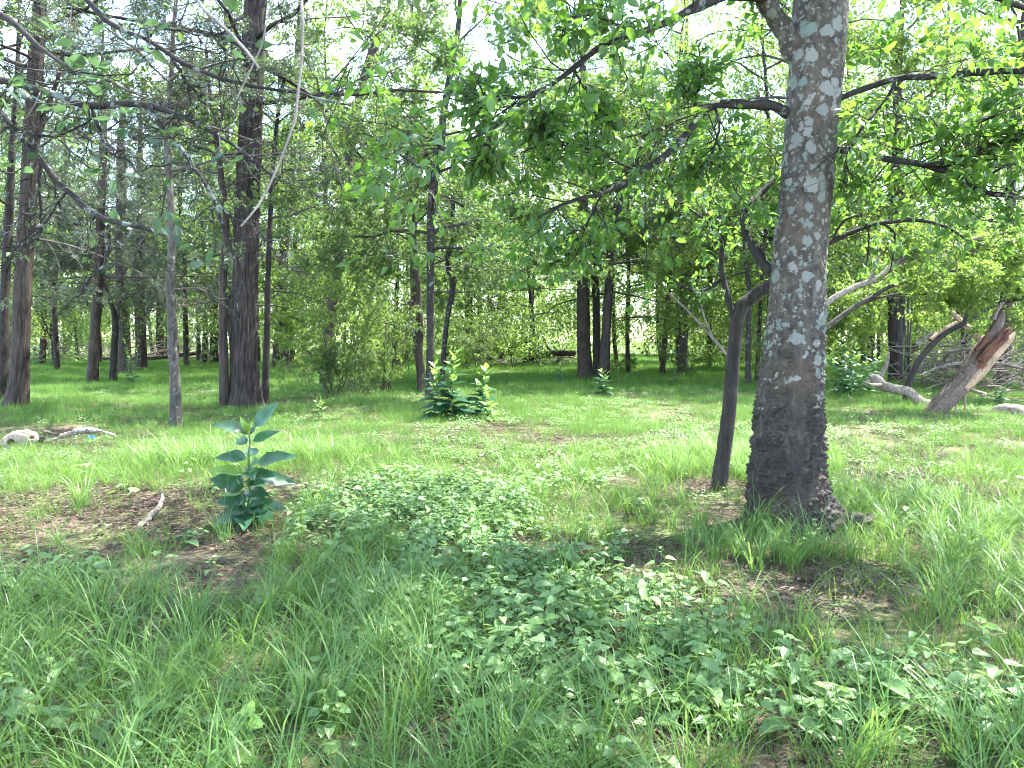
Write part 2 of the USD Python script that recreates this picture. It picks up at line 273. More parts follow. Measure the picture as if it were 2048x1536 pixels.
# ------------------------------------------------------------------ trees
def branch_out(starts, dirs, lens, rng, n_sub, spread, len_fac, K=5, droop=0.0, wob=0.12, tmin=0.2):
    """starts: (N,K,3) parent paths. Returns child paths (N*n_sub, K, 3) and the parent index, parent t"""
    N, KP = starts.shape[:2]
    t = rng.uniform(tmin, 1.0, (N, n_sub)); ti = t * (KP - 1); i0 = np.minimum(ti.astype(int), KP - 2); fr = (ti - i0)[..., None]
    n = np.arange(N)[:, None]
    S = starts[n, i0] * (1 - fr) + starts[n, i0 + 1] * fr
    d = unit(starts[n, i0 + 1] - starts[n, i0])
    side = unit(np.cross(d, rng.normal(0, 1, d.shape))); side[..., 2] *= 0.55
    a = rng.uniform(0.5, 1.0, (N, n_sub, 1)) * spread
    D = unit(d * np.cos(a) + unit(side) * np.sin(a))
    ln = lens[:, None] * len_fac * rng.uniform(0.6, 1.25, (N, n_sub)) * (1.15 - 0.6 * t)
    return walk(S.reshape(-1, 3), D.reshape(-1, 3), ln.ravel(), rng, K, droop, wob), ln.ravel(), np.repeat(np.arange(N), n_sub), t.ravel()
def walk(S, D, ln, rng, K, droop, wob):
    P = np.zeros((len(S), K, 3)); P[:, 0] = S; d = unit(D)
    for k in range(1, K):
        d = unit(d + rng.normal(0, wob, d.shape) + np.array([0, 0, -droop]) * (k / K))
        P[:, k] = P[:, k - 1] + d * (ln / (K - 1))[:, None]
    return P
def sprays(twigs, tl, n, rng, L, W, droop=0.25, jitter=0.03, K=None, out=0.8):
    """n leaf placements along the twigs, weighted by length"""
    N, K = twigs.shape[:2]
    i = rng.choice(N, n, p=tl / tl.sum()); t = np.sqrt(rng.uniform(0.02, 1, n)) * (K - 1); k = np.minimum(t.astype(int), K - 2); f = (t - k)[:, None]
    C = twigs[i, k] * (1 - f) + twigs[i, k + 1] * f + rng.normal(0, jitter, (n, 3))
    d = unit(twigs[i, k + 1] - twigs[i, k]); D = unit(d * 0.7 + rand_unit(n, rng) * out + [0, 0, -droop])
    Nn = rand_unit(n, rng, 1.0)
    s = rng.uniform(0.65, 1.3, n)
    return C, D, Nn, L * s, W * s
def px_path(pts, depth, dz=0.0):
    """pixel polyline (x, y, width px[, depth offset]) -> (K,4) points and radii at that distance"""
    out = []
    for p in pts:
        d = depth + (p[3] if len(p) > 3 else 0.0) + dz
        out.append([*at(p[0], p[1], d), p[2] / FPX * d * 0.5])
    return np.array(out)
def extend(path, H, rng, top_r=0.03):
    """carry the trunk on from the top of the picture to its height H"""
    p, d = path[-1, :3], unit(path[-1, :3] - path[-2, :3]); r = path[-1, 3]
    if p[2] >= H - 0.5: return path
    n = 4; rows = []
    for k in range(1, n + 1):
        d = unit(d + rng.normal(0, 0.06, 3) + [0, 0, 0.25]); p = p + d * (H - path[-1, 2]) / n; rows.append([*p, r + (top_r - r) * k / n])
    return np.vstack([path, rows])
def trunk_mesh(path, n, sides, rough=0.06, ridge=0.0, flare=0.35, flare_h=0.4, seed=0, lobes=5, vert=0.3):
    q = spline(path, n); z0 = q[0, 2]
    V, F = tubes(q[:, :3], q[:, 3], sides, cap=True)
    n_ring = n * sides; C = np.repeat(q[:, :3], sides, 0); out = V[:n_ring] - C; r = np.linalg.norm(out, axis=1, keepdims=True); u = out / (r + 1e-9)
    th = np.tile(np.arange(sides) * 2 * np.pi / sides, n); h = C[:, 2] - z0; R = q[:, 3].repeat(sides)
    sp_ = np.stack([np.cos(th) * 1.4, np.sin(th) * 1.4, h * vert / max(R.mean(), 0.03) * 0.25], 1)
    d = rough * (meshkit.fbm(sp_ * 1.6, 3, seed) - 0.5) * 2
    if ridge: d += ridge * (1 - np.abs(2 * meshkit.fbm(np.stack([np.cos(th) * 5.5, np.sin(th) * 5.5, h * 1.6], 1), 3, seed + 9) - 1) * 2.2 - 0.35)
    fl = np.exp(-np.maximum(h, 0) / flare_h); d += flare * fl * (0.55 + 0.45 * np.cos(th * lobes + seed))
    V[:n_ring] = C + u * (R * (1 + d))[:, None]
    return V, F
STYLES = dict(
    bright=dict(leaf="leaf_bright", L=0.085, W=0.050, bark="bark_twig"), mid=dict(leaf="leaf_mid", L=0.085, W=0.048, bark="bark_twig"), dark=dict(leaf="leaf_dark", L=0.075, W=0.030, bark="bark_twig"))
SPRAY_DIV = 48.0
def spray_proto(style, k):
    """a leafy twig about 1 m long, lying along +x"""
    rng = np.random.default_rng(900 + k + 31 * len(style)); st = STYLES[style]
    S = np.zeros((1, 3)); main = walk(S, np.array([[1.0, 0, 0.05]]), np.array([0.95]), rng, 6, 0.12, 0.12)
    side, sl, _, _ = branch_out(main, None, np.array([0.95]), rng, 7, 1.1, 0.55, 4, 0.08, 0.15, tmin=0.05); side[:, :, 2] = side[:, :1, 2] + (side[:, :, 2] - side[:, :1, 2]) * 0.8
    tw, tl, _, _ = branch_out(side, None, sl, rng, 2, 1.0, 0.5, 3, 0.05, 0.15)
    n = 105 if style != "dark" else 130
    parts = [sprays(side, sl, n, rng, st["L"], st["W"], jitter=0.025, droop=0.15), sprays(tw, tl, n, rng, st["L"], st["W"], jitter=0.03, droop=0.15)]
    L_ = [np.concatenate([p[c] for p in parts]) for c in range(5)]
    leaf = leaf_cards(*L_)
    wood = cat(tubes(main, np.full((1, 1), 0.007) * np.linspace(1, .4, 6), 3, False), tubes(side, np.full((7, 1), 0.0035) * np.linspace(1, .5, 4), 3, False))
    return leaf, wood
SPRAYS = {}
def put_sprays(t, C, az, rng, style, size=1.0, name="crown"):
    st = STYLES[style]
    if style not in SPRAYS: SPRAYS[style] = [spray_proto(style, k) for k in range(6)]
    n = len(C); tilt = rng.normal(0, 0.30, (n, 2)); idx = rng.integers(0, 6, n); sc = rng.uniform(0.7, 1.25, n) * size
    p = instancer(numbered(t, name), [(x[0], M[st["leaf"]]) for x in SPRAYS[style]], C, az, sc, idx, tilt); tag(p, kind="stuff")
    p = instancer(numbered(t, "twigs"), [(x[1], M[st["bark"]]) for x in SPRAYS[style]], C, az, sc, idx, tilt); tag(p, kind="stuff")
def tree(name, label, cat_, pts, H, style="mid", n_leaf=9000, bark="bark_brown", group=None, base_y=None, first=2.6, reach=2.6, n_limb=12, ridge=0.0, rough=0.10, sides=14, n=40, flare=0.3, extra=(), bare=0, seed=1, separate=False, leafsize=1.0, parts_only=False, flare_h=0.35, droop=0.12):
    rng = np.random.default_rng(seed * 977 + 5); first = first + (0.7 if first < 4 else 0.0)
    base = ground(pts[0][0], pts[0][1]) if base_y is None else None
    depth = base[1] if base_y is None else base_y
    path = px_path(pts, depth); path[0, 2] = gz(path[0, 0], depth) - 0.06
    path = extend(path, H, rng)
    loc = [path[0, 0], path[0, 1], 0.0]
    t = thing(name, label, cat_, group, loc)
    put(t, "trunk", trunk_mesh(path, n, sides, rough, ridge, flare, flare_h, seed), M[bark], smooth=True, origin=loc)
    st = STYLES[style]
    zt = path[:, 2]
    limbs, ll, lr = [], [], []
    q = spline(path, 60); lo = np.searchsorted(q[:, 2], first); lo = min(lo, 50)
    n_limb = int(n_limb * 1.5)
    for k in range(n_limb):
        i = int(lo + (58 - lo) * ((k + rng.uniform(0, 1)) / n_limb)); f = (q[i, 2] - first) / max(H - first, 0.5)
        az = k * 2.399 + rng.uniform(-0.5, 0.5); el = rng.uniform(-0.1, 0.35) + 0.6 * f
        L = 1.35 * reach * (1.05 - 0.6 * f) * rng.uniform(0.7, 1.25)
        limbs.append(walk(q[i:i + 1, :3], np.array([[math.cos(az) * math.cos(el), math.sin(az) * math.cos(el), math.sin(el)]]), np.array([L]), rng, 7, droop, 0.13)[0]); ll.append(L); lr.append(min(q[i, 3] * 0.5, 0.008 + 0.009 * L))
    for e in extra:                                              # limbs seen in the photograph
        p = spline(px_path(e, depth), 7); limbs.append(p[:, :3]); ll.append(np.linalg.norm(np.diff(p[:, :3], axis=0), axis=1).sum()); lr.append(p[0, 3])
    limbs, ll, lr = np.array(limbs), np.array(ll), np.array(lr)
    taper = np.linspace(1, 0.25, 7)
    R = lr[:, None] * taper
    for k, e in enumerate(extra): R[n_limb + k] = spline(px_path(e, depth), 7)[:, 3]
    if separate:
        for k in range(len(limbs)): put(t, "limb", tubes(limbs[k], R[k], 6), M[bark], smooth=True, origin=loc)
        wood = None
    else: wood = tubes(limbs, R, 5)
    subs, sl, pi_, pt = branch_out(limbs, None, ll, rng, 7, 1.1, 0.50, 5, droop * 0.8, 0.18)
    sr = np.maximum(lr[pi_] * 0.30, 0.006)
    tw = tubes(subs, sr[:, None] * np.linspace(1, 0.35, 5), 4, False)
    if bare:
        nb = bare; src = rng.integers(0, len(limbs), nb); bs = limbs[src, rng.integers(1, 6, nb)]; bd = rand_unit(nb, rng); bd[:, 2] = bd[:, 2] * 0.5 - 0.25
        bt = walk(bs, bd, rng.uniform(0.4, 1.5, nb), rng, 7, 0.12, 0.25)
        tw = cat(tw, tubes(bt, np.full((nb, 1), 0.005) * np.linspace(1, 0.4, 7), 3, False))
    put(t, "branches", cat(wood, tw) if wood else tw, M[st["bark"]], origin=loc, kind="stuff")
    n_spray = int(n_leaf / SPRAY_DIV)
    N, K = subs.shape[:2]
    i = rng.choice(N, n_spray, p=sl / sl.sum()); tt = rng.uniform(0.1, 1, n_spray) ** 0.7 * (K - 1); k = np.minimum(tt.astype(int), K - 2); f = (tt - k)[:, None]
    C = subs[i, k] * (1 - f) + subs[i, k + 1] * f; d = subs[i, k + 1] - subs[i, k]
    az = np.arctan2(d[:, 1], d[:, 0]) + rng.normal(0, 0.7, n_spray)
    put_sprays(t, C - loc, az, rng, style, leafsize)
    return t, path

TREES = [
 # name, label, points, kwargs
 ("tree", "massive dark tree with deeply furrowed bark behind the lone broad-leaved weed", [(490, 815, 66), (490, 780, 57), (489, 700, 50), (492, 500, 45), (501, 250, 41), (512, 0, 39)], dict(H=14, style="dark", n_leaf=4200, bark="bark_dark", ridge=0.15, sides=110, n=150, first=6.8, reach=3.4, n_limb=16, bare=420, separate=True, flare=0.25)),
 ("sapling", "dark sapling pressed against the left side of the massive furrowed tree", [(449, 818, 20), (447, 700, 17), (446, 560, 15), (452, 450, 13), (440, 330, 11), (425, 230, 9)], dict(H=8, style="dark", n_leaf=1400, bark="bark_brown", first=5.0, reach=1.8, n_limb=8, bare=100)),
 ("sapling", "dark sapling close on the right side of the massive furrowed tree", [(529, 812, 15), (533, 700, 13), (536, 560, 11), (540, 450, 10), (546, 330, 9), (560, 200, 7)], dict(H=8, style="mid", n_leaf=1800, bark="bark_black", first=4.4, reach=1.8, n_limb=8, bare=80)),
 ("tree", "slim pale grey tree with bumpy bark standing alone in the grass", [(352, 858, 25), (350, 770, 21), (345, 660, 19), (341, 575, 16), (344, 450, 14), (338, 350, 12), (333, 250, 10), (345, 120, 8)], dict(H=8.5, style="dark", n_leaf=1300, bark="bark_grey", rough=0.22, sides=22, n=90, first=4.6, reach=2.0, n_limb=10, bare=200, separate=True, flare=0.2,
   extra=[[(343, 580, 6), (365, 578, 5, .1), (390, 576, 4, .2), (415, 585, 3, .3), (440, 600, 3, .4)]])),
 ("tree", "stout grey brown tree at the left edge beyond the skull", [(29, 818, 42), (37, 770, 34), (42, 660, 31), (50, 500, 29), (58, 380, 28), (66, 220, 26), (76, 60, 25)], dict(H=13, style="mid", n_leaf=6000, bark="bark_brown", ridge=0.14, sides=70, n=110, first=7.0, reach=3.0, n_limb=14, bare=260, separate=True,
   extra=[[(66, 300, 14), (85, 245, 12, .1), (100, 200, 10, .2), (118, 150, 8, .3), (128, 90, 6, .4)]])),
 ("tree", "blackish tree half hidden behind the stout tree at the left edge", [(2, 806, 27), (6, 700, 21), (11, 560, 18), (17, 450, 16), (24, 300, 13)], dict(H=11, style="dark", n_leaf=4200, bark="bark_black", first=4.2, reach=2.4, bare=120)),
 ("tree", "dark upright tree beside the small forked tree in the left clearing", [(184, 767, 21), (190, 660, 19), (197, 560, 18), (201, 450, 16), (206, 300, 14)], dict(H=13, style="dark", n_leaf=8500, bark="bark_brown", first=2.9, reach=3.2, n_limb=14, bare=240)),
 ("tree", "small dark forked tree beside a leafy weed in the left clearing", [(226, 767, 15), (228, 700, 13), (231, 645, 12), (222, 605, 8), (209, 560, 6)], dict(H=6.5, style="dark", n_leaf=6000, bark="bark_black", first=2.2, reach=1.9, n_limb=9, bare=120,
   extra=[[(231, 650, 8), (240, 600, 7, .1), (246, 540, 5, .2)]])),
 ("tree", "brown tree rising straight behind the leafy weed in the left clearing", [(250, 754, 26), (248, 680, 24), (243, 600, 22), (240, 500, 20), (243, 350, 18)], dict(H=14, style="dark", n_leaf=10000, bark="bark_brown", first=3.0, reach=3.4, n_limb=13, bare=220)),
 ("tree", "dark thick tree just right of the leafy weed in the left clearing", [(283, 739, 22), (281, 650, 20), (279, 550, 18), (282, 400, 16)], dict(H=14, style="dark", n_leaf=9000, bark="bark_dark", first=3.0, reach=3.4, n_limb=12, bare=160)),
 ("tree", "short-looking brown tree before the long fallen log in the left distance", [(320, 721, 15), (320, 640, 14), (319, 540, 13), (320, 420, 12)], dict(H=15, style="dark", n_leaf=7000, bark="bark_brown", first=3.2, reach=3.8, bare=80, leafsize=1.3)),
 ("tree", "thin dark tree just right of the slim grey tree, beyond it", [(373, 734, 11), (371, 640, 10), (368, 520, 9), (360, 400, 8)], dict(H=12, style="dark", n_leaf=6000, bark="bark_black", first=3.0, reach=3.0, bare=80, leafsize=1.2)),
 ("tree", "thinnest dark tree by the end of the long fallen log", [(397, 726, 9), (397, 650, 8), (396, 560, 7), (395, 420, 6)], dict(H=11, style="dark", n_leaf=5000, bark="bark_black", first=3.0, reach=3.0, leafsize=1.3)),
 ("tree", "grey brown tree a little left of and beyond the massive furrowed tree", [(428, 729, 18), (428, 620, 16), (426, 500, 15), (420, 350, 14), (432, 200, 12)], dict(H=16, style="mid", n_leaf=9000, bark="bark_brown", first=3.4, reach=3.6, n_limb=13, bare=120, leafsize=1.2)),
 ("tree", "dark twin-stemmed tree at the far left beyond the clearing", [(111, 731, 13), (108, 650, 11), (103, 580, 9), (96, 480, 8)], dict(H=12, style="mid", n_leaf=6000, bark="bark_black", first=2.6, reach=3.4, bare=60, leafsize=1.3, extra=[[(110, 700, 9), (98, 665, 8, .2), (85, 645, 7, .4), (72, 620, 5, .6)]])),
 ("tree", "tilted dark tree leaning right in the far left background", [(131, 704, 9), (138, 680, 9), (147, 650, 8), (160, 600, 8), (175, 530, 7)], dict(H=11, style="dark", n_leaf=4500, bark="bark_black", first=2.8, reach=3.4, leafsize=1.6)),
 ("tree", "tall brown tree with a long limb slanting up to the right", [(553, 737, 19), (562, 600, 18), (573, 440, 18), (585, 300, 17), (596, 120, 15), (604, 0, 13)], dict(H=16, style="bright", n_leaf=7000, bark="bark_brown", first=6.0, reach=3.4, n_limb=13, bare=60, leafsize=1.15,
   extra=[[(579, 405, 15), (615, 370, 14, .3), (650, 328, 13, .6), (697, 246, 11, 1.0), (745, 130, 10, 1.4), (790, 70, 8, 1.7), (850, 15, 6, 2.0)]])),
 ("tree", "middle trunk of the dark cluster right of the massive furrowed tree", [(572, 733, 14), (570, 640, 13), (566, 520, 12), (560, 380, 11)], dict(H=13, style="mid", n_leaf=7000, bark="bark_dark", first=3.0, reach=3.0, leafsize=1.2)),
 ("tree", "rightmost trunk of the dark cluster behind the massive furrowed tree", [(585, 728, 11), (584, 640, 10), (588, 520, 9), (596, 400, 8)], dict(H=13, style="mid", n_leaf=7000, bark="bark_dark", first=2.8, reach=3.0, leafsize=1.3)),
 ("tree", "brown tree rising out of the bright bush and tilting to the right", [(651, 768, 22), (655, 690, 20), (668, 580, 19), (684, 470, 19), (694, 350, 19), (712, 230, 17), (735, 130, 15), (770, 40, 12)], dict(H=14, style="bright", n_leaf=7500, bark="bark_brown", first=6.0, reach=3.2, n_limb=14, bare=60)),
 ("tree", "grey tree standing beyond the right end of the bright bush", [(736, 723, 18), (735, 640, 16), (733, 500, 14), (731, 400, 12)], dict(H=16, style="bright", n_leaf=9000, bark="bark_grey", first=3.4, reach=3.8, n_limb=13, leafsize=1.25)),
 ("sapling", "thin reddish brown sapling just left of the straight dark tree", [(842, 787, 13), (839, 720, 12), (841, 655, 11), (835, 560, 10), (829, 490, 9), (826, 420, 8)], dict(H=8, style="mid", n_leaf=6500, bark="bark_brown", first=3.0, reach=2.0, n_limb=10, bare=60, extra=[[(838, 672, 4), (826, 655, 4, .05), (820, 630, 3, .1), (823, 595, 3, .1)]])),
 ("tree", "straight slender dark tree rising behind the clump of broad-leaved weeds", [(858, 803, 17), (860, 700, 15), (861, 560, 15), (862, 450, 16), (868, 360, 17), (881, 300, 16), (886, 240, 14), (900, 150, 12), (916, 60, 10), (922, -20, 9)], dict(H=11, style="mid", n_leaf=9000, bark="bark_lichen", first=3.2, reach=2.4, n_limb=13, bare=80, separate=True, sides=20, n=70,
   extra=[[(862, 470, 9), (885, 455, 8, .1), (915, 450, 6, .2), (960, 440, 5, .4)], [(866, 395, 8), (840, 340, 6, .1), (822, 290, 5, .2), (815, 230, 4, .3)]])),
 ("sapling", "crooked little tree with a kink above eye level beyond the weed clump", [(884, 772, 11), (888, 700, 10), (894, 640, 10), (904, 585, 12), (906, 560, 12), (897, 537, 12), (896, 515, 10), (904, 470, 9), (906, 400, 8)], dict(H=8, style="mid", n_leaf=7000, bark="bark_lichen", first=3.2, reach=2.2, n_limb=10, n=70, bare=80)),
 ("tree", "thin dark tree left of its near twin in the sunlit centre", [(938, 729, 11), (935, 640, 10), (932, 570, 9), (924, 480, 8)], dict(H=12, style="bright", n_leaf=7000, bark="bark_dark", first=3.0, reach=3.2, leafsize=1.25)),
 ("tree", "thin dark tree right of its near twin, beside the gnarled dead trunk", [(958, 723, 11), (960, 640, 10), (958, 560, 8), (962, 460, 7)], dict(H=12, style="bright", n_leaf=7000, bark="bark_dark", first=3.0, reach=3.2, leafsize=1.3)),
 ("tree", "sturdy straight brown tree in the centre right with finely ridged bark", [(1171, 761, 29), (1168, 700, 26), (1166, 600, 24), (1167, 500, 23), (1166, 430, 21), (1165, 300, 18), (1168, 180, 16)], dict(H=14, style="bright", n_leaf=10000, bark="bark_brown", ridge=0.14, sides=60, n=100, first=5.8, reach=3.2, n_limb=14, bare=60)),
 ("tree", "brown tree squeezed between the sturdy straight tree and the leaning one", [(1194, 757, 17), (1193, 650, 15), (1192, 560, 14), (1190, 450, 12)], dict(H=12, style="bright", n_leaf=7000, bark="bark_brown", first=3.6, reach=3.0)),
 ("tree", "sinuous dark tree forking high, third of the close trio in the centre right", [(1207, 765, 22), (1211, 690, 20), (1215, 620, 18), (1220, 540, 17), (1222, 470, 17), (1234, 430, 11), (1252, 375, 9)], dict(H=11, style="mid", n_leaf=8000, bark="bark_dark", first=3.6, reach=2.6, n_limb=12, bare=60, extra=[[(1222, 465, 11), (1212, 420, 9, .1), (1205, 370, 8, .2), (1190, 320, 6, .3)]])),
 ("sapling", "thin straight dark sapling right of the close trio of trees", [(1256, 749, 9), (1255, 660, 9), (1257, 560, 8), (1256, 470, 7)], dict(H=9, style="bright", n_leaf=6000, bark="bark_dark", first=3.2, reach=2.4)),
 ("tree", "grey straight tree standing alone left of the crooked small trunk", [(1365, 749, 24), (1366, 700, 20), (1369, 600, 19), (1371, 500, 18), (1372, 420, 17), (1370, 300, 14)], dict(H=14, style="bright", n_leaf=9000, bark="bark_grey", first=4.0, reach=3.0, n_limb=13, sides=24, n=70)),
 ("tree", "slim dark tree between the grey straight tree and the crooked small trunk", [(1418, 739, 10), (1419, 650, 10), (1420, 560, 9), (1418, 450, 8)], dict(H=11, style="bright", n_leaf=7000, bark="bark_black", first=3.4, reach=2.8, leafsize=1.15)),
 ("tree", "broad dark tree far behind the grey straight tree", [(1385, 713, 14), (1385, 640, 13), (1386, 540, 12)], dict(H=15, style="bright", n_leaf=7000, bark="bark_dark", first=3.4, reach=3.8, leafsize=1.6)),
 ("sapling", "lichen-grey sapling right behind the crooked small trunk", [(1497, 772, 12), (1496, 700, 11), (1498, 600, 10), (1490, 500, 8)], dict(H=8.5, style="bright", n_leaf=6000, bark="bark_lichen", first=3.0, reach=2.2)),
 ("sapling", "dark sapling seen between the crooked trunk and the big lichened trunk", [(1513, 768, 9), (1517, 690, 8), (1522, 600, 7), (1530, 480, 6)], dict(H=8, style="bright", n_leaf=5000, bark="bark_black", first=3.0, reach=2.2)),
 ("tree", "light reddish brown tree right of the big lichened trunk in the shade", [(1740, 729, 16), (1742, 640, 15), (1743, 540, 14), (1745, 400, 12)], dict(H=14, style="bright", n_leaf=9000, bark="bark_brown", first=3.6, reach=3.4, n_limb=13, leafsize=1.15)),
 ("tree", "thin dark pole-like tree right of the light reddish brown tree", [(1757, 728, 6), (1757, 640, 6), (1755, 540, 5)], dict(H=11, style="mid", n_leaf=5000, bark="bark_black", first=3.2, reach=3.0, leafsize=1.2)),
 ("tree", "dark tree hung with thin vines behind the arching sapling", [(1791, 766, 25), (1790, 700, 23), (1788, 620, 23), (1786, 500, 20), (1788, 380, 17)], dict(H=13, style="bright", n_leaf=10000, bark="bark_dark", first=3.4, reach=3.0, n_limb=14, bare=60)),
]
paths = {}
for k, (name, label, pts, kw) in enumerate(TREES):
    kw = dict(kw); H = kw.pop("H")
    t, path = tree(name, label, "tree" if name == "tree" else "sapling", pts, H, seed=k + 1, **kw)
    paths[label] = (t, path)

# distant trees: six kinds, repeated
def far_tree(k):
    rng = np.random.default_rng(500 + k)
    H = rng.uniform(15, 21); n = 7
    path = np.zeros((n, 4)); path[:, 2] = np.linspace(-0.1, H, n); path[1:, :2] = np.cumsum(rng.normal(0, 0.16, (n - 1, 2)), 0); path[:, 3] = np.linspace(rng.uniform(0.13, 0.22), 0.03, n)
    V = trunk_mesh(path, 24, 9, 0.12, 0, 0.25, 0.3, k)
    q = spline(path, 40); limbs, ll = [], []
    first = rng.uniform(2.4, 3.6)
    for i in range(30):
        z = first + (H - first) * (i + rng.uniform()) / 30.5; f = (z - first) / (H - first); j = int(z / H * 39); az = i * 2.4 + rng.uniform(-.5, .5); el = rng.uniform(-0.15, 0.3) + 0.7 * f; L = rng.uniform(3.4, 5.2) * (1.05 - 0.65 * f)
        limbs.append(walk(q[j:j + 1, :3], np.array([[math.cos(az) * math.cos(el), math.sin(az) * math.cos(el), math.sin(el)]]), np.array([L]), rng, 6, 0.15, 0.14)[0]); ll.append(L)
    limbs, ll = np.array(limbs), np.array(ll)
    subs, sl, _, _ = branch_out(limbs, None, ll, rng, 6, 1.1, 0.5, 4, 0.1, 0.18)
    twigs, tl, _, _ = branch_out(subs, None, sl, rng, 4, 1.1, 0.6, 3, 0.1, 0.2)
    C, D, N_, L, W = sprays(twigs, tl, 12500, rng, 0.15, 0.08, jitter=0.22)
    wood = cat(tubes(limbs, np.full((len(limbs), 1), 0.05) * np.linspace(1, .25, 6), 5), tubes(subs, np.full((len(subs), 1), 0.014) * np.linspace(1, .3, 4), 3, False))
    return V, wood, leaf_cards(C, D, N_, L, W)
def place_copies(src, name, label, category, group, spots):
    for (x, y, rz, sc) in spots:
        p = thing(name, label, category, group, (x, y, float(gz(x, y))), rz, sc)
        pr = stage.GetPrimAtPath(p); pr.GetReferences().AddInternalReference(src); pr.SetInstanceable(True)
CLS = "/World/Looks/../"
def class_prim(name):
    p = Sdf.Path("/_" + name); stage.CreateClassPrim(p); return str(p)
far_src = []
for k in range(6):
    c = class_prim(f"distant_tree_{k}"); far_src.append(c)
    tr, wd, lf = far_tree(k)
    put(c, "trunk", tr, M[["bark_dark", "bark_brown", "bark_black"][k % 3]], smooth=True); put(c, "branches", wd, M["bark_twig"]); put(c, "crown", lf, M[["leaf_bright", "leaf_mid", "leaf_bright"][k % 3]], kind="stuff")
rf = np.random.default_rng(41); spots = []
near_px = [(p[2][0][0]) for p in TREES]
tries = 0
for x, y in ((10.5, 27), (15.5, 30), (20, 33), (13, 36), (24, 40), (18.5, 42), (28, 46), (9, 40), (3.5, 31), (6.5, 46), (-4, 33), (-9.5, 38), (23, 29), (16.5, 25)): spots.append((x, y, rf.uniform(0, 360), rf.uniform(.95, 1.2)))
while len(spots) < 120 and tries < 6000:
    tries += 1
    y = 30 + 75 * rf.uniform() ** 0.9; x = rf.uniform(-0.82, 0.82) * y
    if any((x - a) ** 2 + (y - b) ** 2 < 3.4 ** 2 for a, b, *_ in spots): continue
    if abs(x / y - 0.155) < 0.035 and y < 62: continue
    spots.append((x, y, rf.uniform(0, 360), rf.uniform(0.8, 1.15)))
for k in range(6):
    place_copies(far_src[k], "tree", "one of the slender leafy trees crowding the far end of the woods", "tree", "distant trees of the woods", spots[k::6])
# the woods beyond them, one mass
def far_woods():
    rng = np.random.default_rng(77); n = 34000
    y = rng.uniform(105, 150, n); x = rng.uniform(-0.95, 0.95, n) * y; z = 0.3 + 19 * rng.beta(1.1, 1.3, n)
    cl = meshkit.noise(np.stack([x * 0.22, y * 0.22, z * 0.3], -1), 5); keep = cl > 0.36
    C = np.stack([x, y, z], -1)[keep]; s = rng.uniform(0.35, 0.7, len(C))
    return leaf_cards(C, rand_unit(len(C), rng, -.2), rand_unit(len(C), rng, .8), s, s * 0.65)
tag(stage.GetPrimAtPath(put("/World", "far_woods", far_woods(), M["leaf_bright"])), "hazy mass of bright leafy woods closing the view behind all the trees", "woods", kind="stuff")

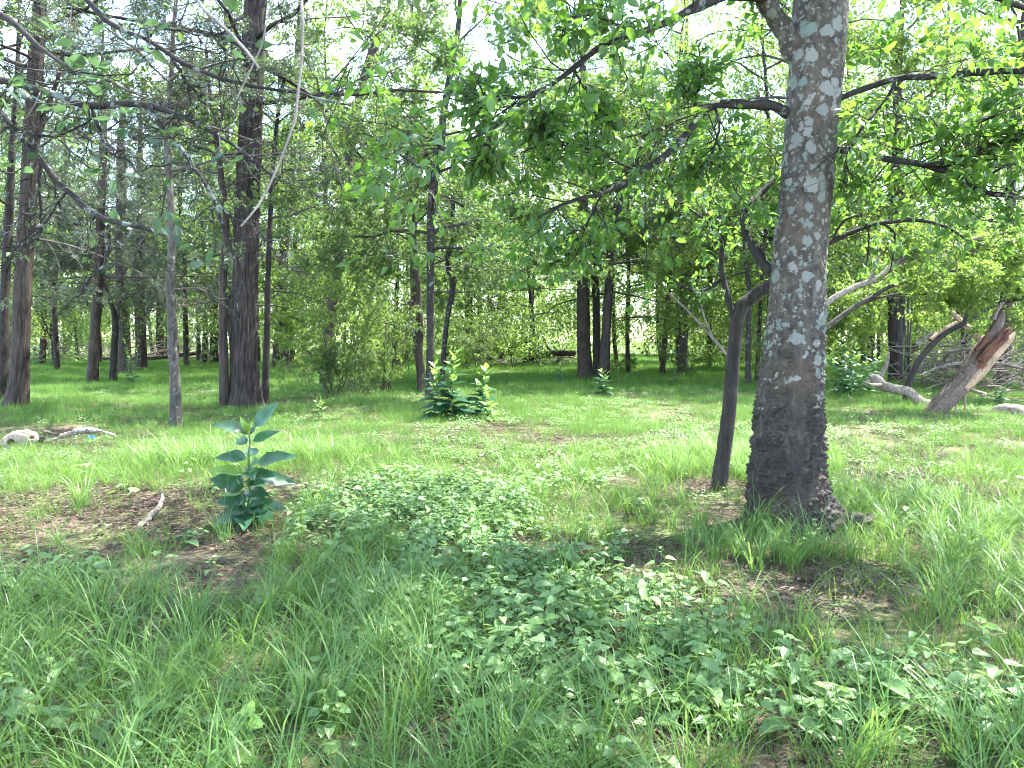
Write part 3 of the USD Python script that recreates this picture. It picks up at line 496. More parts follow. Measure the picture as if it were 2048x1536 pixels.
# ------------------------------------------------------------------ the big lichened tree
MD = ground(1580, 1050)[1]
def main_tree():
    rng = np.random.default_rng(11)
    pts = [(1583, 1062, 172), (1577, 1040, 160), (1574, 1000, 148), (1572, 950, 140), (1575, 900, 131), (1578, 800, 120), (1588, 700, 112), (1594, 600, 106), (1598, 525, 102), (1610, 400, 100), (1619, 300, 99), (1627, 200, 100), (1636, 100, 103), (1641, 20, 104), (1646, -60, 92), (1655, -160, 84)]
    path = px_path(pts, MD); path[0, 2] = gz(path[0, 0], MD) - 0.08
    path = extend(path, 11.0, rng, 0.05); loc = [path[0, 0], path[0, 1], 0.0]
    t = thing("tree", "big tree with pale lichen patches and black warty bark on its wide foot", "tree", None, loc)
    n, sides = 500, 170
    # rings close together in view, sparse above
    q = spline(path, 2000); zz = q[:, 2]; z = np.r_[np.linspace(zz[0], 5.2, n - 50), np.linspace(5.25, 11.0, 50)]
    q = np.stack([np.interp(z, zz, q[:, c]) for c in range(4)], 1)
    V, F = tubes(q[:, :3], q[:, 3], sides)
    nr = n * sides; C = np.repeat(q[:, :3], sides, 0); o = V[:nr] - C; u = unit(o); R = np.repeat(q[:, 3], sides); h = C[:, 2] - q[0, 2]
    P = V[:nr]
    d = 0.05 * (meshkit.fbm(P * [2.2, 2.2, 1.2], 3, 5) - 0.5) * 2 * R
    wart = meshkit.noise(P * [38, 38, 30], 8); wart2 = meshkit.noise(P * [62, 62, 48], 12)
    side = np.clip(0.55 + 0.75 * u[:, 0], 0.25, 1.0)                       # smoother scar down the middle-left face
    scar = np.exp(-((u[:, 0] + 0.05) / 0.22) ** 2) * (u[:, 1] < 0)
    low = np.clip((2.6 - h) / 1.6, 0.12, 1.0)
    am = low * np.clip(1 - 0.85 * scar, 0, 1)
    d += am * (0.030 * np.clip((wart - 0.55) / 0.2, 0, 1) + 0.014 * np.clip((wart2 - 0.5) / 0.25, 0, 1))
    d += 0.004 * (meshkit.noise(P * 26, 3) - 0.5)
    # root flare, strongest to the right
    ang = np.arctan2(u[:, 1], u[:, 0]); fl = np.exp(-h / 0.17)
    for a0, amp, wid in ((-0.18, 0.34, 0.34), (-1.2, 0.06, 0.4), (-2.3, 0.10, 0.4), (3.0, 0.05, 0.4), (1.3, 0.14, 0.5)):
        da = np.angle(np.exp(1j * (ang - a0))); d += amp * fl * np.exp(-(da / wid) ** 2)
    V[:nr] = P + u * d[:, None]
    put(t, "trunk", (V, F), M["bark_main"], smooth=True, origin=loc)
    # limbs that show
    limbs_px = [  # points x, y, width px, depth offset
        [(1606, 140, 46), (1585, 85, 42), (1562, 45, 38), (1535, 5, 35, -.1), (1490, -60, 30, -.2), (1430, -150, 24, -.3)],
        [(1600, 232, 26), (1570, 222, 24), (1540, 208, 21), (1480, 205, 19, -.1), (1428, 207, 17, -.2), (1395, 235, 16, -.3), (1370, 268, 15, -.35), (1329, 308, 13, -.45), (1275, 342, 11, -.55), (1206, 383, 8, -.7), (1138, 400, 6, -.85), (1075, 430, 4, -1.0)],
        [(1535, -5, 22, -.15), (1470, -10, 19, -.3), (1400, 12, 17, -.45), (1340, 45, 15, -.55), (1290, 65, 13, -.65), (1210, 95, 12, -.75), (1150, 140, 10, -.85), (1100, 180, 9, -.95), (1060, 200, 8, -1.0), (1020, 235, 7, -1.1), (985, 265, 6, -1.2), (940, 285, 5, -1.3), (905, 295, 4, -1.4), (830, 345, 2.5, -1.5)],
        [(1672, 196, 11), (1700, 186, 12), (1730, 175, 12), (1790, 156, 12, -.1), (1880, 150, 13, -.2), (1960, 142, 14, -.3), (2060, 139, 14, -.4), (2200, 130, 10, -.6)],
        [(1660, 293, 15), (1690, 300, 14), (1720, 308, 13), (1800, 322, 12, -.1), (1870, 336, 11, -.2), (1920, 360, 10, -.3), (1970, 390, 9, -.4), (2060, 402, 8, -.5), (2160, 430, 5, -.6)],
        [(1562, 545, 24, .05), (1540, 540, 23, .1), (1515, 502, 20, .2), (1492, 470, 18, .25), (1487, 430, 16, .3), (1510, 392, 14, .4), (1560, 340, 11, .5), (1575, 315, 9, .6)]]
    sub_px = [
        [(1070, 195, 6, -.95), (1030, 193, 5, -1), (985, 197, 4, -1.05), (960, 196, 3, -1.1), (915, 165, 2, -1.1)],
        [(1080, 192, 5, -.95), (1078, 215, 4, -.9), (1080, 245, 3, -.9), (1079, 262, 2, -.9)],
        [(1395, 232, 6, -.3), (1390, 200, 5, -.4), (1400, 150, 4, -.5), (1396, 95, 3, -.5)],
        [(1206, 383, 5, -.7), (1185, 430, 4, -.6), (1165, 470, 3, -.6), (1120, 520, 2, -.5)],
        [(1275, 342, 6, -.55), (1210, 315, 5, -.6), (1160, 295, 4, -.7), (1100, 293, 4, -.8), (1040, 310, 2, -.9)],
        [(1790, 160, 7, -.1), (1765, 205, 6, -.1), (1730, 245, 5, -.2), (1700, 300, 4, -.2), (1688, 350, 2, -.2)],
        [(1880, 340, 8, -.2), (1940, 312, 8, -.3), (1990, 290, 7, -.4), (2060, 262, 6, -.5)],
        [(1840, 330, 6, -.2), (1890, 325, 7, -.3), (1930, 322, 6, -.3), (1985, 295, 5, -.4), (2055, 280, 4, -.5)],
        [(1425, 208, 6, -.2), (1440, 250, 5, -.2), (1430, 300, 4, -.3), (1405, 350, 2, -.4)],
        [(1290, 65, 7, -.65), (1230, 50, 6, -.8), (1180, 30, 5, -.9), (1120, 60, 3, -1.0)],
        [(1150, 140, 5, -.85), (1180, 200, 4, -.7), (1215, 250, 3, -.6)],
        [(985, 265, 4, -1.2), (972, 300, 3, -1.2), (955, 330, 2, -1.2)]]
    S = []
    for px in limbs_px:
        p = spline(px_path(px, MD), 26)
        p[:, :3] += np.cumsum(rng.normal(0, 0.0032, (26, 3)), 0)
        Vv, Ff = tubes(p[:, :3], p[:, 3] * (1 + 0.12 * rng.normal(0, 1, 26)), 10)
        put(t, "limb", (Vv + 0.006 * (meshkit.noise(Vv * 40, 2)[:, None] - 0.5), Ff), M["bark_main" if px is limbs_px[0] else "bark_lichen"], smooth=True, origin=loc); S.append(spline(np.c_[p[3:]], 9)[:, :3])
    for px in sub_px:
        p = spline(px_path(px, MD), 14); p[:, :3] += np.cumsum(rng.normal(0, 0.0035, (14, 3)), 0)
        put(t, "branch", tubes(p[:, :3], p[:, 3], 6), M["bark_lichen"], smooth=True, origin=loc); S.append(spline(p, 9)[:, :3])
    # the crown above the picture
    U = []
    for k in range(20):
        z = 4.9 + 5.7 * (k + rng.uniform()) / 20; i = int(np.argmin(abs(path[:, 2] - z))); p0 = np.array([np.interp(z, path[:, 2], path[:, 0]), np.interp(z, path[:, 2], path[:, 1]), z])
        az = k * 2.4 + rng.uniform(-.4, .4); f = (z - 4.9) / 5.7; el = 0.05 + 0.8 * f; L = rng.uniform(3.4, 4.9) * (1.05 - 0.5 * f)
        U.append(walk(p0[None], np.array([[math.cos(az) * math.cos(el), math.sin(az) * math.cos(el), math.sin(el)]]), np.array([L]), rng, 9, 0.06, 0.10)[0])
    U = np.array(U); put(t, "branches", tubes(U, np.full((20, 1), 0.05) * np.linspace(1, .25, 9), 7), M["bark_lichen"], smooth=True, origin=loc, kind="stuff")
    S = np.array(S); sl = np.linalg.norm(np.diff(S, axis=1), axis=2).sum(1); ul = np.linalg.norm(np.diff(U, axis=1), axis=2).sum(1)
    # twigs off the visible limbs
    tA, la, _, _ = branch_out(S, None, np.maximum(sl, 0.5), rng, 18, 1.15, 0.46, 7, 0.03, 0.18, tmin=0.10)
    tB, lb, _, _ = branch_out(tA, None, la, rng, 6, 1.1, 0.55, 4, 0.03, 0.2)
    put(t, "twigs", cat(tubes(tA, np.full((len(tA), 1), 0.0055) * np.linspace(1, .4, 7), 5), tubes(tB, np.full((len(tB), 1), 0.0028) * np.linspace(1, .5, 4), 3)), M["bark_black"], origin=loc, kind="stuff")
    w = np.concatenate([tB]); wl = lb
    C, D, N_, L, W = sprays(w, wl, 7000, rng, 0.086, 0.045, jitter=0.03, droop=0.12, out=0.75)
    ok = in_frame(C, 40); q_, dd = project(C); size = np.where(ok, L / dd, 0)
    # off the bole's face
    clear = ~((np.abs(q_[:, 0] - np.interp(q_[:, 1], [0, 600], [1640, 1594])) < 62) & (C[:, 1] < MD))
    C, D, N_, L, W, size = (a[clear] for a in (C, D, N_, L, W, size))
    order = np.argsort(-size); top = order[:300]; rest = order[300:]
    for i in top: put(t, "leaf", leaf_blades(C[i:i + 1], D[i:i + 1], N_[i:i + 1], L[i], W[i], 0.4, 0.25, OVATE, 0.03, rng), M["leaf_main"], origin=loc)
    put(t, "foliage", leaf_blades(C[rest], D[rest], N_[rest], L[rest], W[rest], 0.4, 0.25, LANCE[:1] + ((0.3, .95), (0.65, .75), (1.0, 0.0)), 0.03, rng), M["leaf_main"], origin=loc, kind="stuff")
    uA, l1, _, _ = branch_out(U, None, ul, rng, 9, 1.1, 0.5, 5, 0.03, 0.18)
    C, D, N_, L, W = sprays(uA, l1, 8000, rng, 0.15, 0.09, jitter=0.28, droop=0.2)
    ok = ~in_frame(C, 0) | (C[:, 2] > 4.2)
    put(t, "crown", leaf_cards(C[ok], D[ok], N_[ok], L[ok], W[ok]), M["leaf_main"], origin=loc, kind="stuff")
main_tree()

# the crooked small trunk beside it
def crooked():
    rng = np.random.default_rng(12); d = ground(1437, 978)[1]
    pts = [(1436, 985, 36), (1441, 950, 33), (1447, 905, 30), (1456, 840, 28), (1463, 760, 27), (1469, 690, 26), (1474, 645, 26), (1485, 612, 27), (1505, 595, 26), (1530, 577, 25), (1556, 560, 22), (1590, 535, 18), (1630, 502, 13), (1665, 482, 11), (1700, 466, 10), (1760, 446, 9), (1830, 440, 8), (1880, 450, 6), (1930, 478, 4)]
    path = px_path(pts, d); path[0, 2] -= 0.04; loc = [*path[0, :2], 0.0]
    t = thing("crooked_tree", "small crooked dark tree that bends behind the big lichened tree", "tree", None, loc)
    q = spline(path, 150); V, F = tubes(q[:, :3], q[:, 3], 24); n = meshkit.fbm(V * [22, 22, 9], 3, 2)
    c = np.repeat(q[:, :3], 24, 0); V[:len(c)] = c + (V[:len(c)] - c) * (0.86 + 0.28 * n[:len(c), None])
    put(t, "trunk", (V, F), M["bark_black"], smooth=True, origin=loc)
    S = []
    for px in ([(1468, 640, 13), (1452, 580, 12, .05), (1442, 530, 11, .1), (1444, 490, 9, .1), (1425, 455, 7, .1), (1390, 425, 5, .2), (1350, 400, 3, .2)], [(1441, 560, 7, .1), (1420, 575, 6), (1395, 583, 6, -.1), (1370, 575, 5, -.2), (1350, 560, 3, -.2)], [(1760, 446, 5), (1790, 470, 4), (1785, 520, 3, -.1), (1780, 545, 2, -.1)], [(1665, 482, 6), (1690, 440, 5, -.1), (1720, 430, 5, -.1), (1738, 470, 4, -.2), (1732, 530, 3, -.2)]):
        p = spline(px_path(px, d), 12); put(t, "branch", tubes(p[:, :3], p[:, 3], 7), M["bark_black"], smooth=True, origin=loc); S.append(p[:, :3])
    S.append(spline(q[95:], 12)[:, :3]); S = np.array(S); sl = np.linalg.norm(np.diff(S, axis=1), axis=2).sum(1)
    A, la, _, _ = branch_out(S, None, sl, rng, 9, 1.1, 0.35, 5, 0.06, 0.25); B, lb, _, _ = branch_out(A, None, la, rng, 3, 1.1, 0.6, 4, 0.05, 0.2)
    put(t, "twigs", cat(tubes(A, np.full((len(A), 1), .005) * np.linspace(1, .4, 5), 4), tubes(B, np.full((len(B), 1), .0028) * np.linspace(1, .5, 4), 3)), M["bark_black"], origin=loc, kind="stuff")
    C, D, N_, L, W = sprays(B, lb, 420, rng, 0.075, 0.04, droop=0.4)
    put(t, "crown", leaf_blades(C, D, N_, L, W, 0.3, 0.25, OVATE, 0.03, rng), M["leaf_main"], origin=loc, kind="stuff")
crooked()

# ------------------------------------------------------------------ the tree outside the left edge whose limbs hang in
def hanging_tree():
    rng = np.random.default_rng(21); x0, y0, H = -4.3, 4.1, 8.5
    path = np.array([[x0, y0, gz(x0, y0) - 0.1, 0.20], [x0 + .03, y0, 1.2, 0.16], [x0 - .02, y0 + .05, 3.0, 0.14], [x0 + .1, y0 + .1, 5.5, 0.10], [x0 + .1, y0, H, 0.04]])
    loc = [x0, y0, 0.0]
    t = thing("tree", "lichen-spotted tree whose thin crooked limbs hang in from the upper left corner", "tree", None, loc)
    put(t, "trunk", trunk_mesh(path, 60, 24, 0.1, 0.03, 0.3, 0.3, 4), M["bark_grey"], smooth=True, origin=loc)
    def tip(z): return [x0 + 0.05, y0, z]
    specs = [  # (height on the trunk, [(px, py, w, depth)...])
        (3.0, [(-60, 155, 13, 3.7), (40, 172, 13, 3.6), (90, 185, 14, 3.55), (160, 207, 14, 3.5), (240, 201, 12, 3.4), (300, 206, 12, 3.35), (370, 236, 10, 3.25), (430, 270, 8, 3.2), (480, 305, 6, 3.15), (540, 350, 4, 3.1)]),
        (2.6, [(-60, 165, 11, 3.9), (0, 222, 12, 3.8), (40, 268, 12, 3.75), (80, 312, 12, 3.7), (140, 378, 11, 3.6), (200, 425, 11, 3.5), (260, 441, 10, 3.4), (310, 448, 7, 3.35), (350, 458, 5, 3.3)]),
        (3.4, [(90, -60, 11, 3.2), (170, 0, 11, 3.15), (210, 45, 11, 3.1), (290, 80, 10, 3.05), (350, 122, 9, 3.0), (450, 156, 7, 2.95), (520, 176, 6, 2.95), (600, 190, 4, 2.9), (680, 210, 2.5, 2.9)]),
        (3.2, [(-60, 20, 12, 2.9), (10, 38, 12, 2.85), (60, 82, 10, 2.8), (120, 128, 7, 2.75), (150, 152, 5, 2.7)])]
    subs = [[(300, 210, 9, 3.35), (318, 245, 9, 3.3), (345, 280, 9, 3.3), (385, 330, 8, 3.25), (425, 405, 8, 3.2), (450, 480, 7, 3.2), (463, 560, 5, 3.15), (455, 620, 3, 3.1)],
            [(225, 430, 8, 3.5), (215, 470, 8, 3.5), (212, 520, 6, 3.45), (185, 560, 5, 3.45), (168, 590, 3, 3.4)],
            [(185, 210, 7, 3.5), (195, 250, 7, 3.5), (215, 310, 6, 3.45), (260, 335, 5, 3.4), (265, 370, 3, 3.35)],
            [(350, 122, 6, 3.0), (390, 180, 5, 3.0), (420, 210, 4, 3.0), (435, 250, 3, 3.0)],
            [(80, 318, 6, 3.7), (75, 380, 6, 3.7), (60, 470, 5, 3.7), (-10, 500, 3, 3.7)],
            [(290, 80, 5, 3.05), (330, 60, 5, 3.0), (400, 70, 4, 3.0), (470, 40, 3, 2.9)],
            [(425, 405, 5, 3.2), (470, 440, 5, 3.2), (520, 470, 4, 3.1), (560, 520, 3, 3.1), (600, 545, 2, 3.1)],
            [(0, 225, 6, 3.8), (40, 260, 5, 3.7), (100, 270, 5, 3.6), (150, 250, 4, 3.5), (170, 225, 3, 3.4)],
            [(140, 378, 5, 3.6), (100, 430, 4, 3.6), (50, 470, 4, 3.6), (0, 540, 3, 3.6)]]
    S = []
    def rows(px, z=None):
        out = [] if z is None else [[*tip(z), 0.035]]
        return np.array(out + [[*at(a, b, d), w / FPX * d * 0.5] for a, b, w, d in px])
    for z, px in specs:
        p = spline(rows(px, z), 40); p[8:, :3] += np.cumsum(rng.normal(0, 0.0042, (32, 3)), 0)
        put(t, "limb", tubes(p[:, :3], p[:, 3] * (1 + .1 * rng.normal(0, 1, 40)), 9), M["bark_hang"], smooth=True, origin=loc); S.append(spline(p[12:], 12)[:, :3])
    for px in subs:
        p = spline(rows(px), 20); p[:, :3] += np.cumsum(rng.normal(0, 0.005, (20, 3)), 0)
        put(t, "branch", tubes(p[:, :3], p[:, 3] * (1 + .1 * rng.normal(0, 1, 20)), 7), M["bark_hang"], smooth=True, origin=loc); S.append(spline(p, 12)[:, :3])
    S = np.array(S); sl = np.linalg.norm(np.diff(S, axis=1), axis=2).sum(1)
    A, la, _, _ = branch_out(S, None, sl, rng, 17, 1.35, 0.34, 9, 0.05, 0.34, tmin=0.05); B, lb, _, _ = branch_out(A, None, la, rng, 5, 1.35, 0.42, 6, 0.05, 0.34)
    put(t, "twigs", cat(tubes(A, np.full((len(A), 1), .0034) * np.linspace(1, .35, 9), 5), tubes(B, np.full((len(B), 1), .0017) * np.linspace(1, .5, 6), 3)), M["bark_hang"], origin=loc, kind="stuff")
    # few pale leaves in view
    tips = np.array([at(a, b, d) for a, b, d in ((285, 105, 2.9), (170, 120, 2.8), (165, 145, 2.8), (245, 245, 3.2), (265, 232, 3.3), (330, 275, 3.1), (355, 270, 3.1), (15, 165, 2.7), (60, 200, 3.0), (140, 140, 2.8), (185, 175, 3.0), (220, 15, 2.9), (415, 515, 3.1), (330, 450, 3.3), (240, 430, 3.4), (350, 455, 3.2), (150, 95, 3.0), (20, 150, 2.9), (475, 85, 2.9), (110, 230, 3.4), (300, 345, 3.2), (200, 330, 3.4), (40, 330, 3.5), (320, 70, 2.9), (400, 160, 3.0), (455, 320, 3.1))])
    C = (tips[:, None] + rng.normal(0, 0.035, (len(tips), 4, 3))).reshape(-1, 3)
    D = unit(np.c_[rng.normal(0, 1, len(C)), rng.normal(0, .6, len(C)), rng.normal(-.15, .35, len(C))]); N_ = rand_unit(len(C), rng, 1.4)
    for i in range(len(C)): put(t, "leaf", leaf_blades(C[i:i + 1], D[i:i + 1], N_[i:i + 1], rng.uniform(.055, .085), rng.uniform(.032, .05), .3, .2, OVATE, .03, rng), M["leaf_pale"], origin=loc)
    C, D, N_, L, W = sprays(B, lb, 150, rng, 0.036, 0.022, droop=0.3)
    put(t, "foliage", leaf_cards(C, D, N_, L, W), M["leaf_mid"], origin=loc, kind="stuff")
    # crown above the picture
    U = []
    for k in range(16):
        z = 3.9 + 4.4 * (k + rng.uniform()) / 16; az = k * 2.4; f = (z - 3.9) / 4.4; el = 0.1 + 0.7 * f; L = rng.uniform(2.8, 4.2) * (1 - .45 * f)
        U.append(walk(np.array([[x0, y0, z]]), np.array([[math.cos(az) * math.cos(el), math.sin(az) * math.cos(el), math.sin(el)]]), np.array([L]), rng, 8, .05, .1)[0])
    U = np.array(U); ul = np.full(len(U), 3.4); put(t, "branches", tubes(U, np.full((len(U), 1), .04) * np.linspace(1, .2, 8), 6), M["bark_grey"], smooth=True, origin=loc, kind="stuff")
    uA, l1, _, _ = branch_out(U, None, ul, rng, 8, 1.1, .5, 5, .03, .18)
    C, D, N_, L, W = sprays(uA, l1, 4500, rng, .13, .08, jitter=.26, droop=.2); ok = ~in_frame(C, 10)
    put(t, "crown", leaf_cards(C[ok], D[ok], N_[ok], L[ok], W[ok]), M["leaf_mid"], origin=loc, kind="stuff")
hanging_tree()

def edge_tree():
    rng = np.random.default_rng(25); x0, y0, H = 5.6, 4.6, 9.0; loc = [x0, y0, 0.0]
    path = np.array([[x0, y0, gz(x0, y0) - .1, .17], [x0, y0 + .05, 2.5, .13], [x0 - .1, y0 + .1, 5.5, .09], [x0, y0, H, .03]])
    t = thing("tree", "tree beyond the right edge whose leafy limb tips hang in at the right border", "tree", None, loc)
    put(t, "trunk", trunk_mesh(path, 50, 20, .1, 0, .3, .3, 6), M["bark_grey"], smooth=True, origin=loc)
    U = []
    for k in range(18):
        z = 3.1 + 5.4 * (k + rng.uniform()) / 18; az = k * 2.4; f = (z - 3.1) / 5.4; el = .1 + .7 * f; L = rng.uniform(2.6, 3.7) * (1 - .45 * f); U.append(walk(np.array([[x0, y0, z]]), np.array([[math.cos(az) * math.cos(el), math.sin(az) * math.cos(el), math.sin(el)]]), np.array([L]), rng, 8, .08, .1)[0])
    U = np.array(U)
    for k in range(18): put(t, "limb", tubes(U[k], .032 * np.linspace(1, .2, 8), 6), M["bark_lichen"], smooth=True, origin=loc)
    A, la, _, _ = branch_out(U, None, np.full(18, 3.0), rng, 8, 1.1, .5, 5, .06, .2); B, lb, _, _ = branch_out(A, None, la, rng, 4, 1.1, .5, 4, .06, .2)
    put(t, "twigs", cat(tubes(A, np.full((len(A), 1), .007) * np.linspace(1, .4, 5), 4), tubes(B, np.full((len(B), 1), .003) * np.linspace(1, .5, 4), 3)), M["bark_black"], origin=loc, kind="stuff")
    C, D, N_, L, W = sprays(B, lb, 9000, rng, .10, .055, jitter=.03, droop=.15)
    put(t, "crown", leaf_blades(C, D, N_, L, W, .35, .25, ((0, 0), (.3, .95), (.65, .75), (1.0, 0.0)), .03, rng), M["leaf_main"], origin=loc, kind="stuff")
edge_tree()

# bare pale twigs dangling close to the lens, held by a limb just above the picture
def dangling():
    rng = np.random.default_rng(31)
    p0 = at(560, -330, 1.35)
    t = thing("bare_twigs", "pale bare twigs dangling close by at the top, in front of the massive furrowed tree", "twig", None, p0)
    def mk(name, px):
        p = spline(np.array([[*at(a, b, d), w / FPX * d * .33] for a, b, w, d in px]), 30); p[:, :3] += np.cumsum(rng.normal(0, .0006, (30, 3)), 0); put(t, name, tubes(p[:, :3], p[:, 3], 8), M["pale_twig"], smooth=True, origin=p0)
    mk("limb", [(-500, -420, 26, 1.7), (100, -350, 22, 1.45), (560, -330, 20, 1.35), (900, -300, 14, 1.3)])
    mk("twig", [(330, -340, 9, 1.4), (365, -120, 9, 1.3), (400, 5, 9, 1.25), (440, 45, 9, 1.22), (480, 88, 8, 1.2), (518, 136, 5, 1.18)])
    mk("twig", [(600, -328, 9, 1.34), (600, -120, 9, 1.3), (606, 0, 9, 1.27), (606, 110, 8, 1.25), (596, 220, 8, 1.22), (570, 310, 7, 1.2), (530, 395, 6, 1.18), (482, 455, 4, 1.15)])
    mk("twig", [(570, -330, 7, 1.35), (556, -100, 6, 1.3), (537, 5, 5, 1.27), (520, 80, 4, 1.25), (485, 155, 4, 1.24), (462, 205, 3, 1.22)])
    mk("twig", [(604, 95, 6, 1.25), (596, 120, 5, 1.24), (584, 138, 4, 1.23)])
dangling()

# ------------------------------------------------------------------ arching saplings right of the big tree
def arch(label, stems, depth, style, n_spray, bark, seed, name="arching_sapling"):
    rng = np.random.default_rng(seed); S = []
    p0 = px_path(stems[0], depth); loc = [p0[0, 0], p0[0, 1], 0.0]
    t = thing(name, label, "sapling", None, loc)
    for k, px in enumerate(stems):
        p = px_path(px, depth)
        if k == 0: p[0, 2] = gz(p[0, 0], p[0, 1]) - .05
        p = spline(p, 30); p[2:, :3] += np.cumsum(rng.normal(0, .006, (28, 3)), 0)
        put(t, "trunk" if k == 0 else "branch", tubes(p[:, :3], p[:, 3], 10), M[bark], smooth=True, origin=loc); S.append(spline(p[8:], 12)[:, :3])
    S = np.array(S); sl = np.linalg.norm(np.diff(S, axis=1), axis=2).sum(1)
    A, la, _, _ = branch_out(S, None, sl, rng, 12, 1.0, .3, 6, .08, .2)
    put(t, "branches", tubes(A, np.full((len(A), 1), .009) * np.linspace(1, .3, 6), 4), M["bark_twig"], origin=loc, kind="stuff")
    i = rng.integers(0, len(A), n_spray); k = rng.integers(1, 6, n_spray); C = A[i, k]; d = C - A[i, 0]
    put_sprays(t, C - loc, np.arctan2(d[:, 1], d[:, 0]) + rng.normal(0, .8, n_spray), rng, style, .75)
arch("pale-barked sapling arching to the right behind the big lichened tree, leaves sparse", [[(1606, 800, 16), (1622, 700, 14), (1642, 620, 12), (1700, 578, 12), (1758, 556, 11), (1785, 532, 10), (1843, 512, 9), (1901, 490, 7), (1963, 476, 5), (2060, 455, 3)],
   [(1772, 545, 8), (1800, 520, 7), (1860, 500, 7), (1930, 492, 6), (1997, 494, 5), (2060, 512, 4)], [(1738, 562, 6), (1752, 530, 5), (1765, 500, 4), (1800, 470, 3)]], 15.5, "bright", 70, "dead_wood", 61)
arch("second pale sapling arching lower behind the big lichened tree", [[(1600, 795, 15), (1618, 710, 13), (1642, 666, 11), (1690, 628, 10), (1741, 597, 9), (1785, 573, 8), (1843, 559, 6), (1930, 540, 4)], [(1700, 622, 6), (1745, 600, 5), (1800, 590, 4), (1880, 600, 3)]], 16.0, "bright", 60, "bark_grey", 62)
arch("black leaning sapling bowed to the right above the broken leaning log", [[(1811, 770, 13), (1832, 730, 12), (1860, 695, 12), (1890, 667, 11), (1930, 646, 10), (1970, 621, 9), (2005, 606, 9), (2060, 600, 8), (2130, 620, 5)], [(1925, 648, 7), (1945, 600, 6), (1952, 540, 5), (1960, 470, 3)], [(2000, 608, 6), (2010, 570, 5), (2040, 530, 3)]], 19.5, "bright", 90, "bark_black", 63)

# ------------------------------------------------------------------ broken leaning log, limbs on the ground
def broken_log():
    rng = np.random.default_rng(71); d = ground(1868, 826)[1]
    px = [(1856, 838, 40), (1880, 812, 46), (1905, 786, 50), (1930, 757, 52), (1955, 723, 54), (1972, 700, 52)]
    p = px_path(px, d); loc = [p[0, 0], p[0, 1], 0.0]
    t = thing("broken_trunk", "broken leaning trunk with a split red-brown top, grass at its foot", "log", None, loc)
    q = spline(p, 90); V, F = tubes(q[:, :3], q[:, 3] * .8, 60); C = np.repeat(q[:, :3], 60, 0); th = np.tile(np.arange(60) * 2 * np.pi / 60, 90); h = np.repeat(np.linspace(0, 1, 90), 60)
    o = V[:len(C)] - C; rd = meshkit.fbm(np.stack([np.cos(th) * 4.5, np.sin(th) * 4.5, h * 2.2], 1), 3, 3)
    V[:len(C)] = C + o * (0.86 + 0.34 * np.abs(rd - .5) * 2 + .12 * meshkit.noise(np.stack([np.cos(th), np.sin(th), h * 3], 1), 5))[:, None]
    put(t, "trunk", (V, F), M["log_bark"], smooth=True, origin=loc)
    def slab(name, px, mat, seed):
        pp = px_path(px, d); qq = spline(pp, 40); Vv, Ff = tubes(qq[:, :3], qq[:, 3] * .85, 18); c = np.repeat(qq[:, :3], 18, 0)
        tt = np.tile(np.arange(18) * 2 * np.pi / 18, 40); hh = np.repeat(np.linspace(0, 1, 40), 18); k = 0.6 + .7 * meshkit.fbm(np.stack([np.cos(tt) * 4, np.sin(tt) * 4, hh * 3 + seed], 1), 3, seed)
        Vv[:len(c)] = c + (Vv[:len(c)] - c) * k[:, None]; put(t, name, (Vv, Ff), M[mat], smooth=True, origin=loc)
    slab("splinter", [(1940, 740, 36), (1965, 700, 34), (1985, 668, 28), (1999, 640, 20), (2003, 622, 9, .05)], "log_bark", 1)
    slab("splinter", [(1955, 735, 30, -.12), (1985, 695, 27, -.14), (2008, 672, 20, -.12), (2022, 655, 9, -.1)], "red_wood", 2)
    slab("splinter", [(1960, 722, 22, -.2), (1980, 692, 16, -.2), (1998, 672, 9, -.2), (2010, 650, 2, -.2)], "red_wood", 3)
    slab("splinter", [(1930, 778, 16, -.16), (1962, 745, 20, -.2), (1995, 705, 20, -.16), (2022, 676, 12, -.12), (2030, 664, 4, -.1)], "split_wood", 4)
    slab("splinter", [(1950, 700, 10, -.25), (1968, 682, 9, -.25), (1976, 662, 3, -.25)], "red_wood", 5)
    for k, px in enumerate([[(1988, 640, 10), (1992, 625, 9), (2000, 612, 8), (2008, 604, 4)], [(2000, 622, 9), (1990, 628, 6, .1), (1970, 638, 4, .15), (1945, 640, 3, .2)]]): slab("dead_branch", px, "dead_wood", 8 + k)
    for k, px in enumerate([[(1929, 792, 6, -.12), (1930, 812, 5, -.15), (1926, 832, 4, -.15)], [(1912, 802, 5, -.12), (1911, 820, 5, -.15), (1909, 832, 3, -.15)]]): slab("hanging_bark", px, "split_wood", 12 + k)
broken_log()
def stick(name, label, catg, pxs, depth, mat, group=None, sides=12, n=40, rough=.25, seed=1, wob=.006, on_ground=False, part="wood"):
    rng = np.random.default_rng(seed)
    p0 = px_path(pxs[0], depth); loc = [*p0[0, :2], 0.0]; t = thing(name, label, catg, group, loc)
    for k, px in enumerate(pxs):
        p = px_path(px, depth)
        q = spline(p, n); q[1:, :3] += np.cumsum(rng.normal(0, wob * .3, (n - 1, 3)), 0)
        V, F = tubes(q[:, :3], q[:, 3], sides); c = np.repeat(q[:, :3], sides, 0); f = 1 - rough / 2 + rough * meshkit.fbm(V[:len(c)] * 30, 3, seed + k); V[:len(c)] = c + (V[:len(c)] - c) * f[:, None]
        put(t, part if k == 0 else "side_branch", (V, F), M[mat], smooth=True, origin=loc)
